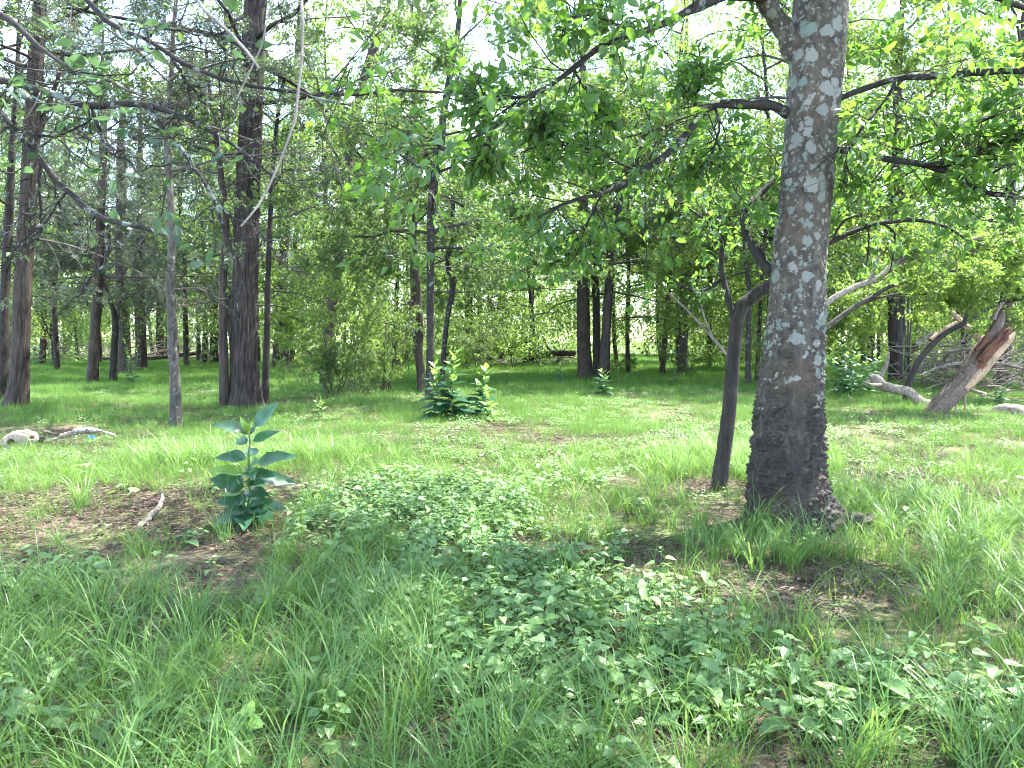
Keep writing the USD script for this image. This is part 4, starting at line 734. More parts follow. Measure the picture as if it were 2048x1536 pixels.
stick("fallen_limb", "weathered grey fallen limb with an upright pale prong, left of the broken leaning trunk", "log", [[(1875, 812, 20, -.4), (1845, 806, 20), (1815, 783, 19, .3), (1790, 778, 19, .5), (1768, 772, 20, .7), (1752, 758, 19, .8), (1740, 755, 10, .9)], [(1757, 760, 11, .8), (1765, 745, 8, .85), (1774, 725, 6, .9), (1777, 705, 4, .9)], [(1765, 770, 8, .7), (1745, 770, 7, .4), (1728, 765, 5, .2)]], 17.8, "dead_wood", seed=3)
stick("log", "short pale brown log at the right edge beside the broken leaning trunk", "log", [[(1985, 832, 22, .3), (2005, 822, 28, .2), (2030, 826, 36), (2060, 840, 42, -.2), (2110, 868, 40, -.5)]], 15.8, "dead_wood", seed=4, sides=24)
stick("dead_pole", "pale dead pole leaning across between two trunks left of the crooked tree", "log", [[(1335, 585, 4, 2), (1375, 620, 5, 1.4), (1420, 668, 6, .7), (1456, 708, 7)], [(1425, 672, 5, .7), (1410, 640, 4, .8), (1402, 610, 3, .9)]], 24.0, "dead_wood", seed=5)
stick("fallen_limb", "dark fallen limb lying in shade beyond the gnarled dead trunk", "log", [[(1045, 720, 10), (1075, 713, 12), (1110, 707, 12, .5), (1150, 706, 11, 1)], [(1105, 708, 6, .5), (1092, 690, 5, .6), (1085, 672, 3, .7)], [(1005, 712, 6), (1025, 695, 6, .2), (1050, 684, 6, .4), (1078, 686, 5, .6)]], 44.0, "bark_brown", seed=6)
stick("fallen_log", "long thin fallen log stretching through the brush in the left distance", "log", [[(190, 716, 8), (280, 718, 8, .5), (350, 711, 8, 1), (432, 700, 7, 2)]], 52.0, "bark_brown", seed=7)
stick("stick", "pale crooked stick on bare soil left of the lone broad-leaved weed", "stick", [[(262, 1072, 7), (280, 1052, 11), (296, 1040, 11, .15), (312, 1022, 12, .3), (322, 1004, 9, .5), (324, 985, 4, .7)], [(290, 1045, 6, .1), (303, 1062, 5), (312, 1080, 3, -.1)]], 6.35, "dead_wood", seed=8, wob=.01)
stick("stick", "dark stick lying on brown soil at the left edge", "stick", [[(-30, 1026, 8), (10, 1018, 9), (40, 1012, 8, .05), (75, 1014, 4, .05)], [(20, 1016, 5), (32, 1004, 4, .1), (48, 1000, 2, .2)]], 7.0, "bark_black", seed=9)
stick("stick", "pale forked stick in the grass below the big lichened tree", "stick", [[(1499, 1046, 7), (1490, 1068, 9, -.1), (1486, 1084, 8, -.2), (1478, 1110, 4, -.35)], [(1487, 1082, 6, -.2), (1493, 1096, 5, -.3)]], 6.3, "dead_wood", seed=10)
stick("stick", "brown stick poking from leaves at the right edge near the corner", "stick", [[(1960, 1400, 9, -.05), (1990, 1382, 10), (2030, 1358, 9, .05), (2060, 1345, 6, .1)]], 3.45, "bark_brown", seed=11)
stick("stick", "pale stick half hidden under leaves at the bottom right", "stick", [[(1770, 1550, 10), (1820, 1528, 10), (1860, 1514, 6)]], 2.95, "dead_wood", seed=12)
stick("stick", "short pale stub of wood among leaves near the bottom right", "stick", [[(1872, 1480, 12), (1886, 1468, 13), (1900, 1460, 8)]], 3.05, "dead_wood", seed=13)
stick("stick", "dark rotten stick in the brown gap of the right foreground", "stick", [[(1500, 1252, 8), (1525, 1246, 9), (1550, 1250, 5)]], 4.25, "bark_black", seed=14)
# gnarled dead trunk
def gnarled():
    rng = np.random.default_rng(81); d = ground(990, 724)[1]; t = None
    for k, px in enumerate([[(988, 728, 32), (991, 705, 26), (994, 680, 24), (997, 650, 20), (1001, 620, 16), (1005, 590, 14), (1013, 562, 12), (1024, 520, 7)], [(1000, 725, 18), (1003, 700, 15), (1004, 675, 12), (1008, 655, 5)], [(998, 640, 9), (985, 615, 8), (978, 590, 5), (980, 570, 3)]]):
        p = px_path(px, d); q = spline(p, 60)
        if t is None: loc = [*p[0, :2], 0.0]; t = thing("dead_tree", "gnarled twisted dead tree with ragged red-brown bark in the sunlit centre", "tree", None, loc); q[0, 2] -= .2
        V, F = tubes(q[:, :3], q[:, 3], 20); c = np.repeat(q[:, :3], 20, 0); V[:len(c)] = c + (V[:len(c)] - c) * (0.55 + .9 * meshkit.fbm(V[:len(c)] * [3, 3, 1.2], 3, k))[:, None]
        put(t, "trunk" if k == 0 else "stub", (V, F), M["bark_brown"], smooth=True, origin=loc)
gnarled()
def brush_pile(label, x0, x1, d, h, n, mat, seed):
    rng = np.random.default_rng(seed); a = at(x0, 700, d); b = at(x1, 700, d); loc = [(a[0] + b[0]) / 2, d, 0.0]
    t = thing("brush_pile", label, "brush pile", None, loc)
    S = np.c_[rng.uniform(a[0], b[0], n), d + rng.normal(0, 1.0, n), rng.uniform(0, 1, n) ** 1.5 * h + .05]; D = rand_unit(n, rng); D[:, 2] *= .5
    P = walk(S, D, rng.uniform(.8, 3.0, n), rng, 6, .1, .22); P[..., 2] = np.maximum(P[..., 2], .03)
    put(t, "dead_twigs", tubes(P, rng.uniform(.008, .03, (n, 1)) * np.linspace(1, .3, 6), 4), M[mat], origin=loc, kind="stuff")
    B = walk(S[:9], unit(D[:9] * [1, .6, .25]), rng.uniform(3, 5.5, 9), rng, 6, .05, .12); B[..., 2] = np.clip(B[..., 2], .08, h * 1.2)
    for k in range(9): put(t, "dead_limb", tubes(B[k], np.linspace(.075, .03, 6), 8), M[mat], smooth=True, origin=loc)
brush_pile("low pinkish brown heap of dead twigs behind the trunks of the left clearing", 60, 440, 56, 1.3, 420, "dead_wood", 1)
brush_pile("tangle of whitish dead twigs behind the broken leaning trunk", 1840, 2060, 24, 1.5, 300, "dead_wood", 2)
brush_pile("small grey heap of dead twigs right of the gnarled dead tree", 1010, 1150, 47, .9, 160, "dead_wood", 3)
stick("dead_log", "split yellowish fallen trunk slanting behind the broken leaning trunk", "log", [[(1905, 625, 8, 1.5), (1935, 655, 13, 1), (1970, 690, 15, .4), (1990, 715, 12)], [(1860, 680, 8), (1885, 662, 8, .2), (1912, 645, 7, .3)]], 21.0, "split_wood", seed=15)

# ------------------------------------------------------------------ bushes
def bush(label, px, base_py, w_px, h_px, style, n_spray, seed, n_stem=9, size=.6, bark="bark_brown", name="bush", group=None, hollow=.25):
    rng = np.random.default_rng(seed); g = ground(px, base_py); d = g[1]; loc = [g[0], g[1], float(gz(g[0], g[1]))]
    W, H = w_px / FPX * d, h_px / FPX * d
    t = thing(name, label, "bush", group, loc)
    S = np.c_[rng.normal(0, W * .10, n_stem), rng.normal(0, W * .10, n_stem), np.full(n_stem, -.05)]
    a = rng.uniform(0, 2 * np.pi, n_stem); D = np.c_[np.cos(a) * .38, np.sin(a) * .38, np.ones(n_stem)]; L = H * rng.uniform(.75, 1.1, n_stem)
    P = walk(S, D, L, rng, 9, .12, .12); R = np.full((n_stem, 1), max(.010, .011 * H / 2)) * np.linspace(1, .3, 9)
    for k in range(n_stem): put(t, "stem", tubes(P[k], R[k], 6), M[bark], smooth=True)
    A, la, _, _ = branch_out(P, None, L, rng, 7, 1.0, .35, 5, .1, .2, tmin=hollow)
    put(t, "branches", tubes(A, np.full((len(A), 1), .006) * np.linspace(1, .4, 5), 3, False), M[bark], kind="stuff")
    i = rng.integers(0, len(A), n_spray); k = rng.integers(1, 5, n_spray); C = A[i, k] * 1.0; C[:, 0] *= W / max(np.ptp(C[:, 0]), .1) * .92 + 0
    v = C - P.mean(1)[rng.integers(0, n_stem, n_spray)]
    put_sprays(t, C, np.arctan2(C[:, 1], C[:, 0]) + rng.normal(0, .8, n_spray), rng, style, size, "foliage")
BUSHES = [
 ("bright leafy bush at the foot of the brown tree that tilts right", 672, 790, 190, 250, "bright", 95, 0.62),
 ("small dark twiggy bush with few leaves just left of the bright leafy bush", 615, 772, 80, 85, "mid", 34, .5),
 ("dense low grey-green shrub at the right foot of the bright leafy bush", 712, 792, 75, 110, "mid", 60, .5),
 ("bundle of thin reddish stems with a thin leaf top left of the reddish sapling", 772, 786, 100, 190, "bright", 40, .5),
 ("airy bush standing in the gap beside the straight slender dark tree", 800, 745, 150, 170, "bright", 90, .8),
 ("pale green bush in front of the gnarled dead tree", 965, 742, 90, 120, "mid", 60, .7),
 ("rounded bright bush behind the dark fallen limb", 1085, 712, 190, 150, "bright", 110, 1.2),
 ("low green bush at the foot of the thin straight sapling in the centre right", 1240, 748, 60, 45, "bright", 30, .55),
 ("tall airy bush beyond the twin-stemmed tree at the far left", 70, 722, 170, 130, "mid", 90, 1.0),
 ("bright sunlit bush behind the massive furrowed tree's right side", 600, 738, 130, 190, "bright", 120, .9),
 ("leafy bush behind the slim pale grey tree", 345, 716, 120, 90, "mid", 40, 0.9),
 ("slender leafy bush right behind the lichen-grey sapling", 1520, 770, 80, 150, "bright", 45, .55),
 ("bright bush in the sun between the grey tree and the slim dark tree", 1395, 716, 120, 130, "bright", 80, 1.1),
 ("leafy bush filling the shade left of the vine-hung dark tree", 1690, 752, 110, 170, "bright", 90, .7),
 ("broad leafy bush behind the arching black sapling", 1880, 742, 160, 140, "bright", 110, .8),
 ("tall bright bush at the right edge behind the split log", 2030, 735, 140, 230, "bright", 150, .9),
 ("low leafy bush at the foot of the straight grey tree", 1350, 758, 70, 65, "mid", 30, .5),
]
for k, (lb, x, y, w, h, stl, n, sz) in enumerate(BUSHES): bush(lb, x, y, w, h, stl, n, 300 + k, size=sz, n_stem=14 if "bundle" in lb else 9, bark="bark_brown" if "reddish" in lb else "bark_twig")
def vines():
    rng = np.random.default_rng(5); g = ground(1806, 772); loc = [g[0], g[1], 0.0]; t = thing("vine", "bundle of thin hanging vines beside the dark trunk above the fallen limb", "vine", None, loc)
    for k in range(6):
        x = 1800 + k * 4 + rng.uniform(-2, 2); p = spline(px_path([(x, 775, 4), (x + rng.uniform(-5, 5), 700, 4), (x + rng.uniform(-5, 5), 620, 3), (x + rng.uniform(-8, 8), 520, 3)], g[1]), 16); put(t, "strand", tubes(p[:, :3], p[:, 3], 6), M["bark_twig"], smooth=True, origin=loc)
vines()

# understory between the distant trees
und = []
for k in range(3):
    rng = np.random.default_rng(700 + k); c = class_prim(f"distant_bush_{k}"); und.append(c); n = 1800
    P = walk(np.zeros((8, 3)), np.c_[rng.normal(0, .6, (8, 2)), np.ones(8)], rng.uniform(1.6, 3.0, 8), rng, 7, .15, .15); A, la, _, _ = branch_out(P, None, np.full(8, 2.4), rng, 8, 1.1, .5, 4, .1, .2)
    C, D, N_, L, W = sprays(A, la, n, rng, .15, .09, jitter=.14); ok = C[:, 2] > .1
    put(c, "stems", tubes(P, np.full((8, 1), .018) * np.linspace(1, .4, 7), 4), M["bark_twig"]); put(c, "foliage", leaf_cards(C[ok], D[ok], N_[ok], L[ok], W[ok]), M["leaf_bright" if k != 1 else "leaf_mid"], kind="stuff")
rb = np.random.default_rng(43); bs = []; tries = 0
while len(bs) < 46 and tries < 5000:
    tries += 1; y = rb.uniform(34, 95); x = rb.uniform(-.8, .8) * y
    if abs(x / y - .155) < .05 and y < 80 or (x / y < -.2 and y < 62): continue
    if any((x - a) ** 2 + (y - b) ** 2 < 3 ** 2 for a, b, *_ in bs): continue
    bs.append((x, y, rb.uniform(0, 360), rb.uniform(.7, 1.5)))
for k in range(3): place_copies(und[k], "bush", "one of the leafy bushes scattered under the distant trees", "bush", "bushes of the distant understory", bs[k::3])

# ------------------------------------------------------------------ broad-leaved weeds
def leaf_one(base, tip, width, upv, bend, rng, profile=OVATE):
    base, tip = np.asarray(base, float), np.asarray(tip, float); v = tip - base
    D = unit(v + upv * np.linalg.norm(v) * bend * .5)
    P8 = tuple((t, float(np.interp(t, [p[0] for p in profile], [p[1] for p in profile]))) for t in (0, .06, .14, .25, .38, .52, .66, .8, .91, 1.0))
    return leaf_blades(base[None], D[None], upv[None], np.linalg.norm(v) * (1 + .12 * bend), width, bend, .30, P8, .06, rng)
def lone_weed():
    rng = np.random.default_rng(91); d = ground(490, 1052)[1]; X = lambda cx, cy, dd=0.0: at(380 + cx / 4.8, 780 + cy / 4.8, d + dd)
    b = X(545, 1300); loc = [b[0], b[1], 0.0]
    t = thing("weed", "lone knee-high broad-leaved weed in the left foreground, pale yellow leaves at its top", "plant", None, loc)
    s = spline(np.array([[*X(550, 1330), .013], [*X(545, 1190), .012], [*X(572, 1010), .011], [*X(570, 800), .010], [*X(562, 640), .009], [*X(575, 500), .008], [*X(568, 420), .006]]), 24); put(t, "stem", tubes(s[:, :3], s[:, 3], 8), M["stem"], smooth=True, origin=loc)
    s = spline(np.array([[*X(535, 1240), .011], [*X(518, 1100, -.05), .010], [*X(515, 960, -.07), .007]]), 12); put(t, "stem", tubes(s[:, :3], s[:, 3], 8), M["stem"], smooth=True, origin=loc)
    Lv = [((620, 360), (855, 110), 125, .05, -.05, 0), ((500, 400), (205, 328), 95, -.04, .25, 0), ((600, 490), (858, 395), 75, -.05, .2, 0), ((545, 520), (445, 470), 75, .1, .3, 0), ((545, 660), (238, 655), 105, -.05, .4, 0), ((640, 700), (1032, 640), 125, .0, .3, 0),
          ((530, 800), (170, 762), 85, -.12, .4, 1), ((560, 760), (655, 680), 115, -.15, .2, 0), ((590, 810), (850, 825), 80, -.12, .3, 0), ((640, 840), (1022, 905), 110, .08, .4, 0), ((520, 930), (195, 850), 160, -.08, .35, 0), ((525, 930), (725, 915), 120, -.2, .45, 0),
          ((490, 990), (275, 1010), 75, -.05, .4, 1), ((495, 1080), (248, 1075), 110, -.05, .4, 0), ((570, 1100), (742, 1055), 120, -.1, .4, 0), ((610, 1110), (930, 1145), 95, .05, .4, 0), ((545, 1190), (205, 1310), 160, -.08, .35, 0), ((550, 1200), (700, 1270), 130, -.15, .5, 0),
          ((560, 640), (640, 560), 90, .16, .3, 0), ((570, 800), (660, 750), 100, .2, .3, 0), ((560, 1050), (450, 1000), 90, .2, .3, 0), ((560, 420), (478, 250), 40, -.03, .1, 1), ((570, 420), (605, 300), 45, -.05, .1, 1), ((565, 425), (530, 300), 40, -.1, .1, 1), ((570, 430), (625, 350), 50, .06, .2, 0), ((560, 430), (450, 320), 60, .07, .3, 0), ((575, 430), (580, 330), 50, -.12, .15, 1)]
    Lv += [((548, 1150), (330, 1200), 150, -.22, .5, 0), ((552, 1160), (790, 1225), 140, -.2, .5, 0), ((548, 1180), (520, 1330), 150, -.34, .5, 0), ((560, 900), (470, 870), 110, -.24, .4, 0), ((565, 780), (610, 840), 110, -.26, .4, 0)]
    Lv += [((545, 1000 + 40 * i), (545 + 210 * math.cos(2.4 * i), 1010 + 42 * i + 50 * math.sin(2.4 * i)), 115, -.16 * math.sin(2.4 * i + .8), .5, 0) for i in range(6)]
    for (b, e, w, dd, bend, young) in Lv:
        up = unit(np.array([rng.normal(0, .15), -.85 + rng.normal(0, .15), 1.0])); put(t, "leaf", leaf_one(X(*b), X(*e, dd), w * 1.55 / 4.8 / FPX * d, up, bend, rng), M["weed_young" if young else "weed"], smooth=True, origin=loc)
lone_weed()
def weed(label, px, py, h_px, stems, seed, leaf=.17, mat="weed", spread=.22, group=None, dens=16, upright=.35):
    rng = np.random.default_rng(seed); g = ground(px, py); d = g[1]; loc = [g[0], g[1], float(gz(g[0], g[1]))]; H = h_px / FPX * d
    t = thing("weed", label, "plant", group, loc)
    for k in range(stems):
        h = H * (1.0 if k == 0 else rng.uniform(.55, .98)); a = rng.uniform(0, 6.28); o = np.array([math.cos(a), math.sin(a), 0]) * (0 if k == 0 else spread * rng.uniform(.5, 1.2))
        s = walk((o * .5)[None] + [0, 0, -.03], np.array([[o[0] * .35, o[1] * .35, 1.0]]), np.array([h]), rng, 8, 0, .06)[0]
        put(t, "stem", tubes(s, np.linspace(.011, .005, 8), 7), M["stem"], smooth=True)
        nl = max(8, int(dens * h / max(H, .2)))
        for i in range(nl):
            f = .10 + .9 * (i + .5) / nl; z = f * 7; j = min(int(z), 6); b = s[j] + (s[j + 1] - s[j]) * (z - j); az = i * 2.4 + rng.uniform(-.3, .3) + k; el = -.25 + (upright + .75) * f ** 2 + rng.normal(0, .12); top = f > .74
            L = leaf * (1.15 - .55 * f) * rng.uniform(.8, 1.2) * (.8 if top else 1); D = np.array([math.cos(az) * math.cos(el), math.sin(az) * math.cos(el), math.sin(el)])
            put(t, "leaf", leaf_one(b, b + D * L, L * rng.uniform(.42, .54), unit(np.array([-D[0] * .4, -D[1] * .4 - .25, 1.0])), .25 if not top else .05, rng), M["weed_young" if top or rng.uniform() < .06 else mat], smooth=True)
weed("tallest clump of broad-leaved weeds in the middle of the grass, pale tips", 893, 838, 135, 5, 1, leaf=.44, spread=.34, dens=22)
weed("shorter broad-leaved weed beside the tallest clump, on its right", 962, 835, 105, 3, 2, leaf=.42, spread=.15)
weed("low pale green weed at the right foot of the tall weed clump", 985, 842, 52, 1, 3, leaf=.28, mat="weed_young", upright=.8)
weed("large dark leafy weed thicket right of the big lichened tree", 1690, 792, 130, 9, 4, leaf=.38, spread=.75, dens=18)
weed("tall pale-tipped weed rising behind the leafy thicket", 1695, 762, 125, 4, 5, leaf=.34, spread=.5)
weed("leafy weed beside the fallen limb's upright prong", 1735, 785, 75, 3, 6, leaf=.34, spread=.3)
weed("dark leafy weed in front of the brown tree in the left clearing", 256, 772, 95, 5, 7, leaf=.24, spread=.35)
weed("small leafy weed before the close trio of trees", 1208, 792, 55, 3, 8, leaf=.32, spread=.25)
weed("small drooping weed in the grass left of the close trio", 1118, 768, 45, 2, 9, leaf=.22, spread=.15)
weed("slim weed with two upright leaves beyond the lone weed", 645, 842, 48, 2, 10, leaf=.22, mat="weed_young", upright=.9, dens=7)
weed("leafy weed in front of the broad leafy bush behind the bowed black sapling", 1870, 770, 110, 4, 11, leaf=.26, spread=.5)
weed("low weed in the grass behind the short log at the right edge", 2000, 812, 40, 3, 12, leaf=.24, spread=.25)
weed("bright weed low among brush in the left distance", 155, 728, 48, 5, 13, leaf=.34, mat="weed_young", spread=.9)
weed("leafy weed at the far left behind the stout tree", 62, 735, 60, 5, 14, leaf=.32, spread=.8)
weed("weed at the right edge behind the split log top", 2035, 760, 75, 4, 15, leaf=.3, spread=.5)
weed("small pale weed in the grass left of the crooked small trunk", 1345, 775, 45, 3, 16, leaf=.2, spread=.25)

# ------------------------------------------------------------------ skull and remains
def skull():
    g = ground(42, 897); d = g[1]; X = lambda a, b, dd=0.0: at(a, b, d + dd); loc = [g[0], g[1], 0.0]
    t = thing("skull", "bleached animal skull lying in the grass at the left edge", "skull", None, loc)
    s = d / FPX
    sec = [(-2, 897, 4), (6, 890, 14), (14, 885, 24), (26, 881, 31), (40, 877, 33), (52, 876, 33), (62, 876, 29), (69, 879, 20), (73, 882, 8)]
    q = spline(np.array([[*X(a, b), r * s * .55] for a, b, r in sec]), 60); V, F = tubes(q[:, :3], q[:, 3], 40)
    c = np.repeat(q[:, :3], 40, 0); o = V[:len(c)] - c; o[:, 2] *= .92; o[:, 1] *= .9; V[:len(c)] = c + o * (0.93 + .16 * meshkit.fbm(V[:len(c)] * 16, 3, 4))[:, None]
    V2 = np.vstack([V, q[:1, :3]]); F = np.vstack([F, [[len(V), (k + 1) % 40, k] for k in range(40)]])
    body = trimesh.Trimesh(V2, F); body.fix_normals()
    m = manifold3d.Manifold(manifold3d.Mesh(np.asarray(body.vertices, np.float32), np.asarray(body.faces, np.uint32)))
    def ball(a, b, dd, r): 
        k = manifold3d.Manifold.sphere(1.0, 28).scale([x * s for x in r]); return k.translate([float(x) for x in X(a, b, dd)])
    hole = [ball(20, 886, -.14, (10, 16, 9)), ball(61, 876, -.13, (7, 12, 7)), ball(46, 895, -.16, (9, 10, 5))]
    ok = m.status() == manifold3d.Error.NoError and m.volume() > 0
    if ok:
        for h in hole: m = m - h
        mm = m.to_mesh(); put(t, "cranium", (mm.vert_properties[:, :3], mm.tri_verts), M["bone"], smooth=False, origin=loc)
    else: put(t, "cranium", (V, F[:len(F) - 40]), M["bone"], smooth=True, origin=loc)
    for nm, (a, b, dd, r), mat in (("nose_cavity", (20, 886, -.035, (9.4, 8, 8.4)), "hide_dark"), ("eye_socket", (61, 876, -.04, (6.6, 6, 6.6)), "socket")):
        k = trimesh.creation.icosphere(3); put(t, nm, (k.vertices * [x * s for x in r] + X(a, b, dd), k.faces), M[mat], smooth=True, origin=loc)
    p = spline(np.array([[*X(-4, 902, -.06), 2 * s], [*X(15, 897, -.1), 4 * s], [*X(30, 898, -.12), 4 * s], [*X(50, 900, -.1), 3 * s]]), 20); put(t, "jaw", tubes(p[:, :3], p[:, 3], 12), M["bone"], smooth=True, origin=loc)
    def lump(name, label, catg, px, mat, seed, rough=.6, sides=18, n=40, flat=.6):
        p = px_path(px, d + .25); q = spline(p, n); V, F = tubes(q[:, :3], q[:, 3], sides); c = np.repeat(q[:, :3], sides, 0); o = (V[:len(c)] - c) * [1, 1, flat] * (1 - rough / 2 + rough * meshkit.fbm(V[:len(c)] * 26, 3, seed))[:, None]; V[:len(c)] = c + o
        loc = [*p[0, :2], 0.0]; tt = thing(name, label, catg, None, loc); put(tt, "bone" if "bone" in name else "flap", (V, F), M[mat], smooth=True, origin=loc); return tt, loc
    lump("dried_hide", "dark scrap of dried hide against the back of the bleached skull", "hide", [(70, 884, 6), (76, 878, 20), (84, 880, 20), (92, 884, 12), (104, 886, 6)], "hide_dark", 3, 1.0)
    lump("bone", "pale bone lying flat right behind the skull", "bone", [(80, 884, 8), (95, 881, 12), (108, 878, 10), (114, 876, 5)], "bone", 4)
    lump("dried_hide", "mottled black and white piece of dried hide, humped, right of the skull", "hide", [(146, 868, 8), (155, 862, 20), (166, 860, 20), (178, 860, 20), (190, 861, 14), (204, 862, 5)], "hide", 5, .9)
    tt, loc = lump("bone_row", "row of pale knobbly back bones between the skull and mottled hide", "bones", [(116, 876, 5), (120, 873, 7)], "bone", 6)
    for k in range(7):
        c = X(122 + k * 4.2, 873 - k * 1.3, .25); o = trimesh.creation.icosphere(2); v = o.vertices * np.array([3.6, 4, 4.6 if k % 2 else 6]) * s * (.75 + .5 * meshkit.noise(o.vertices * 3, k))[:, None]; put(tt, "bone", (v + c, o.faces), M["bone"], smooth=True, origin=loc)
    lump("dried_hide", "black strip of dried hide behind the skull beside a bare patch", "hide", [(84, 862, 4), (92, 863, 10), (104, 867, 7), (114, 868, 3)], "hide_dark", 7, .9)
    lump("bone", "small mottled bone at the far right end of the remains", "bone", [(206, 862, 4), (214, 866, 8), (222, 868, 8), (230, 869, 3)], "hide", 8)
skull()
def scrap():
    g = ground(188, 893); rng = np.random.default_rng(3); V, F = leaf_blades(np.array([[0, 0, .04], [.02, .01, .05], [-.02, 0, .06]]), rand_unit(3, rng), rand_unit(3, rng, .6), .07, .05, .6, .4, OVATE, .15, rng)
    t = thing("plastic_scrap", "tiny bright blue scrap of plastic in the grass right of the skull", "litter", None, [g[0], g[1], .08]); put(t, "film", (V, F), M["blue"])
scrap()

# ------------------------------------------------------------------ grass, ground cover and litter
def blades_mesh(n, rng, h0, h1, w, r, bend=(.3, 1.3), K=5):
    a = rng.uniform(0, 6.28, n); rad = r * np.sqrt(rng.uniform(0, 1, n)); b = np.stack([np.cos(a) * rad, np.sin(a) * rad, np.full(n, -.02)], -1)
    az = a + rng.normal(0, 1.1, n); h = rng.uniform(h0, h1, n); bd = rng.uniform(*bend, n); out = np.stack([np.cos(az), np.sin(az), 0 * az], -1); sd = np.stack([-np.sin(az), np.cos(az), 0 * az], -1)
    tw = rng.normal(0, .5, n)[:, None]; sd = unit(sd + out * tw)
    t = np.linspace(0, 1, K)[None, :, None]; th = bd[:, None, None] * t
    f = np.where(np.abs(bd) > .05, bd, .05)[:, None, None]
    mid = b[:, None] + h[:, None, None] * (out[:, None] * (1 - np.cos(th)) / f + np.array([0, 0, 1.0]) * np.sin(th) / f)
    ww = (w * rng.uniform(.6, 1.3, n))[:, None, None] * np.array([.75, 1.0, .9, .6, .04][:K] if K == 5 else np.linspace(1, .05, K))[None, :, None] * .5
    V = np.stack([mid - sd[:, None] * ww, mid + sd[:, None] * ww], 2).reshape(-1, 3)
    F = []
    for k in range(K - 1): F += [[2 * k, 2 * k + 1, 2 * k + 3], [2 * k, 2 * k + 3, 2 * k + 2]]
    return V, (np.arange(n)[:, None, None] * 2 * K + np.array(F)).reshape(-1, 3)
def ell(p, c, r): return np.clip(1.6 - 1.6 * (((p[:, 0] - c[0]) / r[0]) ** 2 + ((p[:, 1] - c[1]) / r[1]) ** 2), 0, 1)
BARE = [((2.45, 6.0), (.7, .45), .7), ((-3.55, 6.3), (1.15, 1.7)), ((-4.3, 7.0), (1.2, 1.2)), ((1.75, 4.6), (1.0, .65), .75), ((2.6, 4.9), (.9, .5), .6), ((2.2, 6.3), (.6, .5), .6), ((1.15, 5.7), (.5, .8), .7), ((-8.0, 12.8), (2.0, .7)), ((-.2, 13), (.8, 1.2)), ((3.9, 8.2), (.6, .8)), ((.3, 5.9), (.5, .4)), ((.8, 2.75), (.5, .3)), ((7.6, 14.6), (1.3, .8)), ((5.4, 9.8), (1.2, 1.0)), ((-1.2, 3.6), (.4, .4))]
COVER = [((0.15, 4.3), (1.3, 1.15), 1.0), ((-.1, 5.6), (1.0, .9), .9), ((.4, 3.2), (.8, .6), .8), ((-.9, 7.0), (1.3, 1.7), .75), ((-.2, 9.5), (2.2, 2.0), .5), ((1.6, 3.2), (.8, .45), .8), ((.6, 3.4), (.6, .45), .55), ((-1.3, 3.0), (.9, .4), .22), ((-2.2, 3.3), (.8, .6), .22), ((-3.2, 5.0), (.45, .4), .9), ((2.3, 2.9), (.6, .4), .8), ((0.3, 2.7), (.6, .25), .35), ((3, 11), (2.5, 1.6), .4), ((1.2, 15), (3.5, 2.5), .35), ((6, 13), (2.5, 2), .35)]
LONG = [((-1.6, 3.1), (1.5, 1.3)), ((-.5, 2.7), (1.1, .7)), ((-2.7, 4.1), (1.0, .9)), ((-.9, 4.2), (.7, .9)), ((.5, 2.8), (.7, .5)), ((3.5, 6.2), (.9, 1.3)), ((3.2, 4.4), (.9, 1.0)), ((2.0, 5.6), (.7, .7)), ((1.6, 2.6), (.6, .35)), ((-3.6, 9.6), (1.8, 1.0)), ((2.6, 9), (1.2, 1.2))]
def bare(p): return np.max([ell(p, b[0], b[1]) * (b[2] if len(b) > 2 else 1.0) for b in BARE], 0) * np.clip(.45 + 1.3 * meshkit.fbm(np.c_[p * 2.4, 0 * p[:, 0]], 3, 23), 0, 1)
def cover(p): return np.max([ell(p, c, r) * k for c, r, k in COVER], 0)
def wedge(n, y0, y1, rng, m=1.12, pw=1.0):
    y = y0 + (y1 - y0) * rng.uniform(0, 1, n) ** pw; half = .6873 * m * y + .5
    return np.stack([rng.uniform(-1, 1, n) * half, y], -1)
def area_pts(dens, y0, y1, rng, m=1.1):
    """uniform density over the part of the ground in view"""
    h0, h1 = .6873 * m * y0 + .5, .6873 * m * y1 + .5; n = int(dens * (h0 + h1) * (y1 - y0)); out = []
    y = np.sqrt(rng.uniform(0, 1, n) * (h1 ** 2 - h0 ** 2) + h0 ** 2); x = rng.uniform(-1, 1, n) * y
    return np.stack([x, (y - .5) / (.6873 * m)], -1)
def on_ground(p): return np.c_[p, gz(p[:, 0], p[:, 1])]
def away_from_trunks(p, keep=np.array([[2.42, 6.55, .34]])):
    return ((p[:, 0] - at(1577, 1045, MD)[0]) ** 2 + (p[:, 1] - MD) ** 2) > .36 ** 2
def scatter(name, label, catg, protos, p, rng, s0, s1, weights=None, tilt=.12):
    idx = rng.choice(len(protos), len(p), p=weights); ti = rng.normal(0, tilt, (len(p), 2))
    pr = instancer(numbered("/World", name), protos, on_ground(p), rng.uniform(0, 6.283, len(p)), rng.uniform(s0, s1, len(p)), idx, ti); tag(pr, label, catg, None, "stuff")
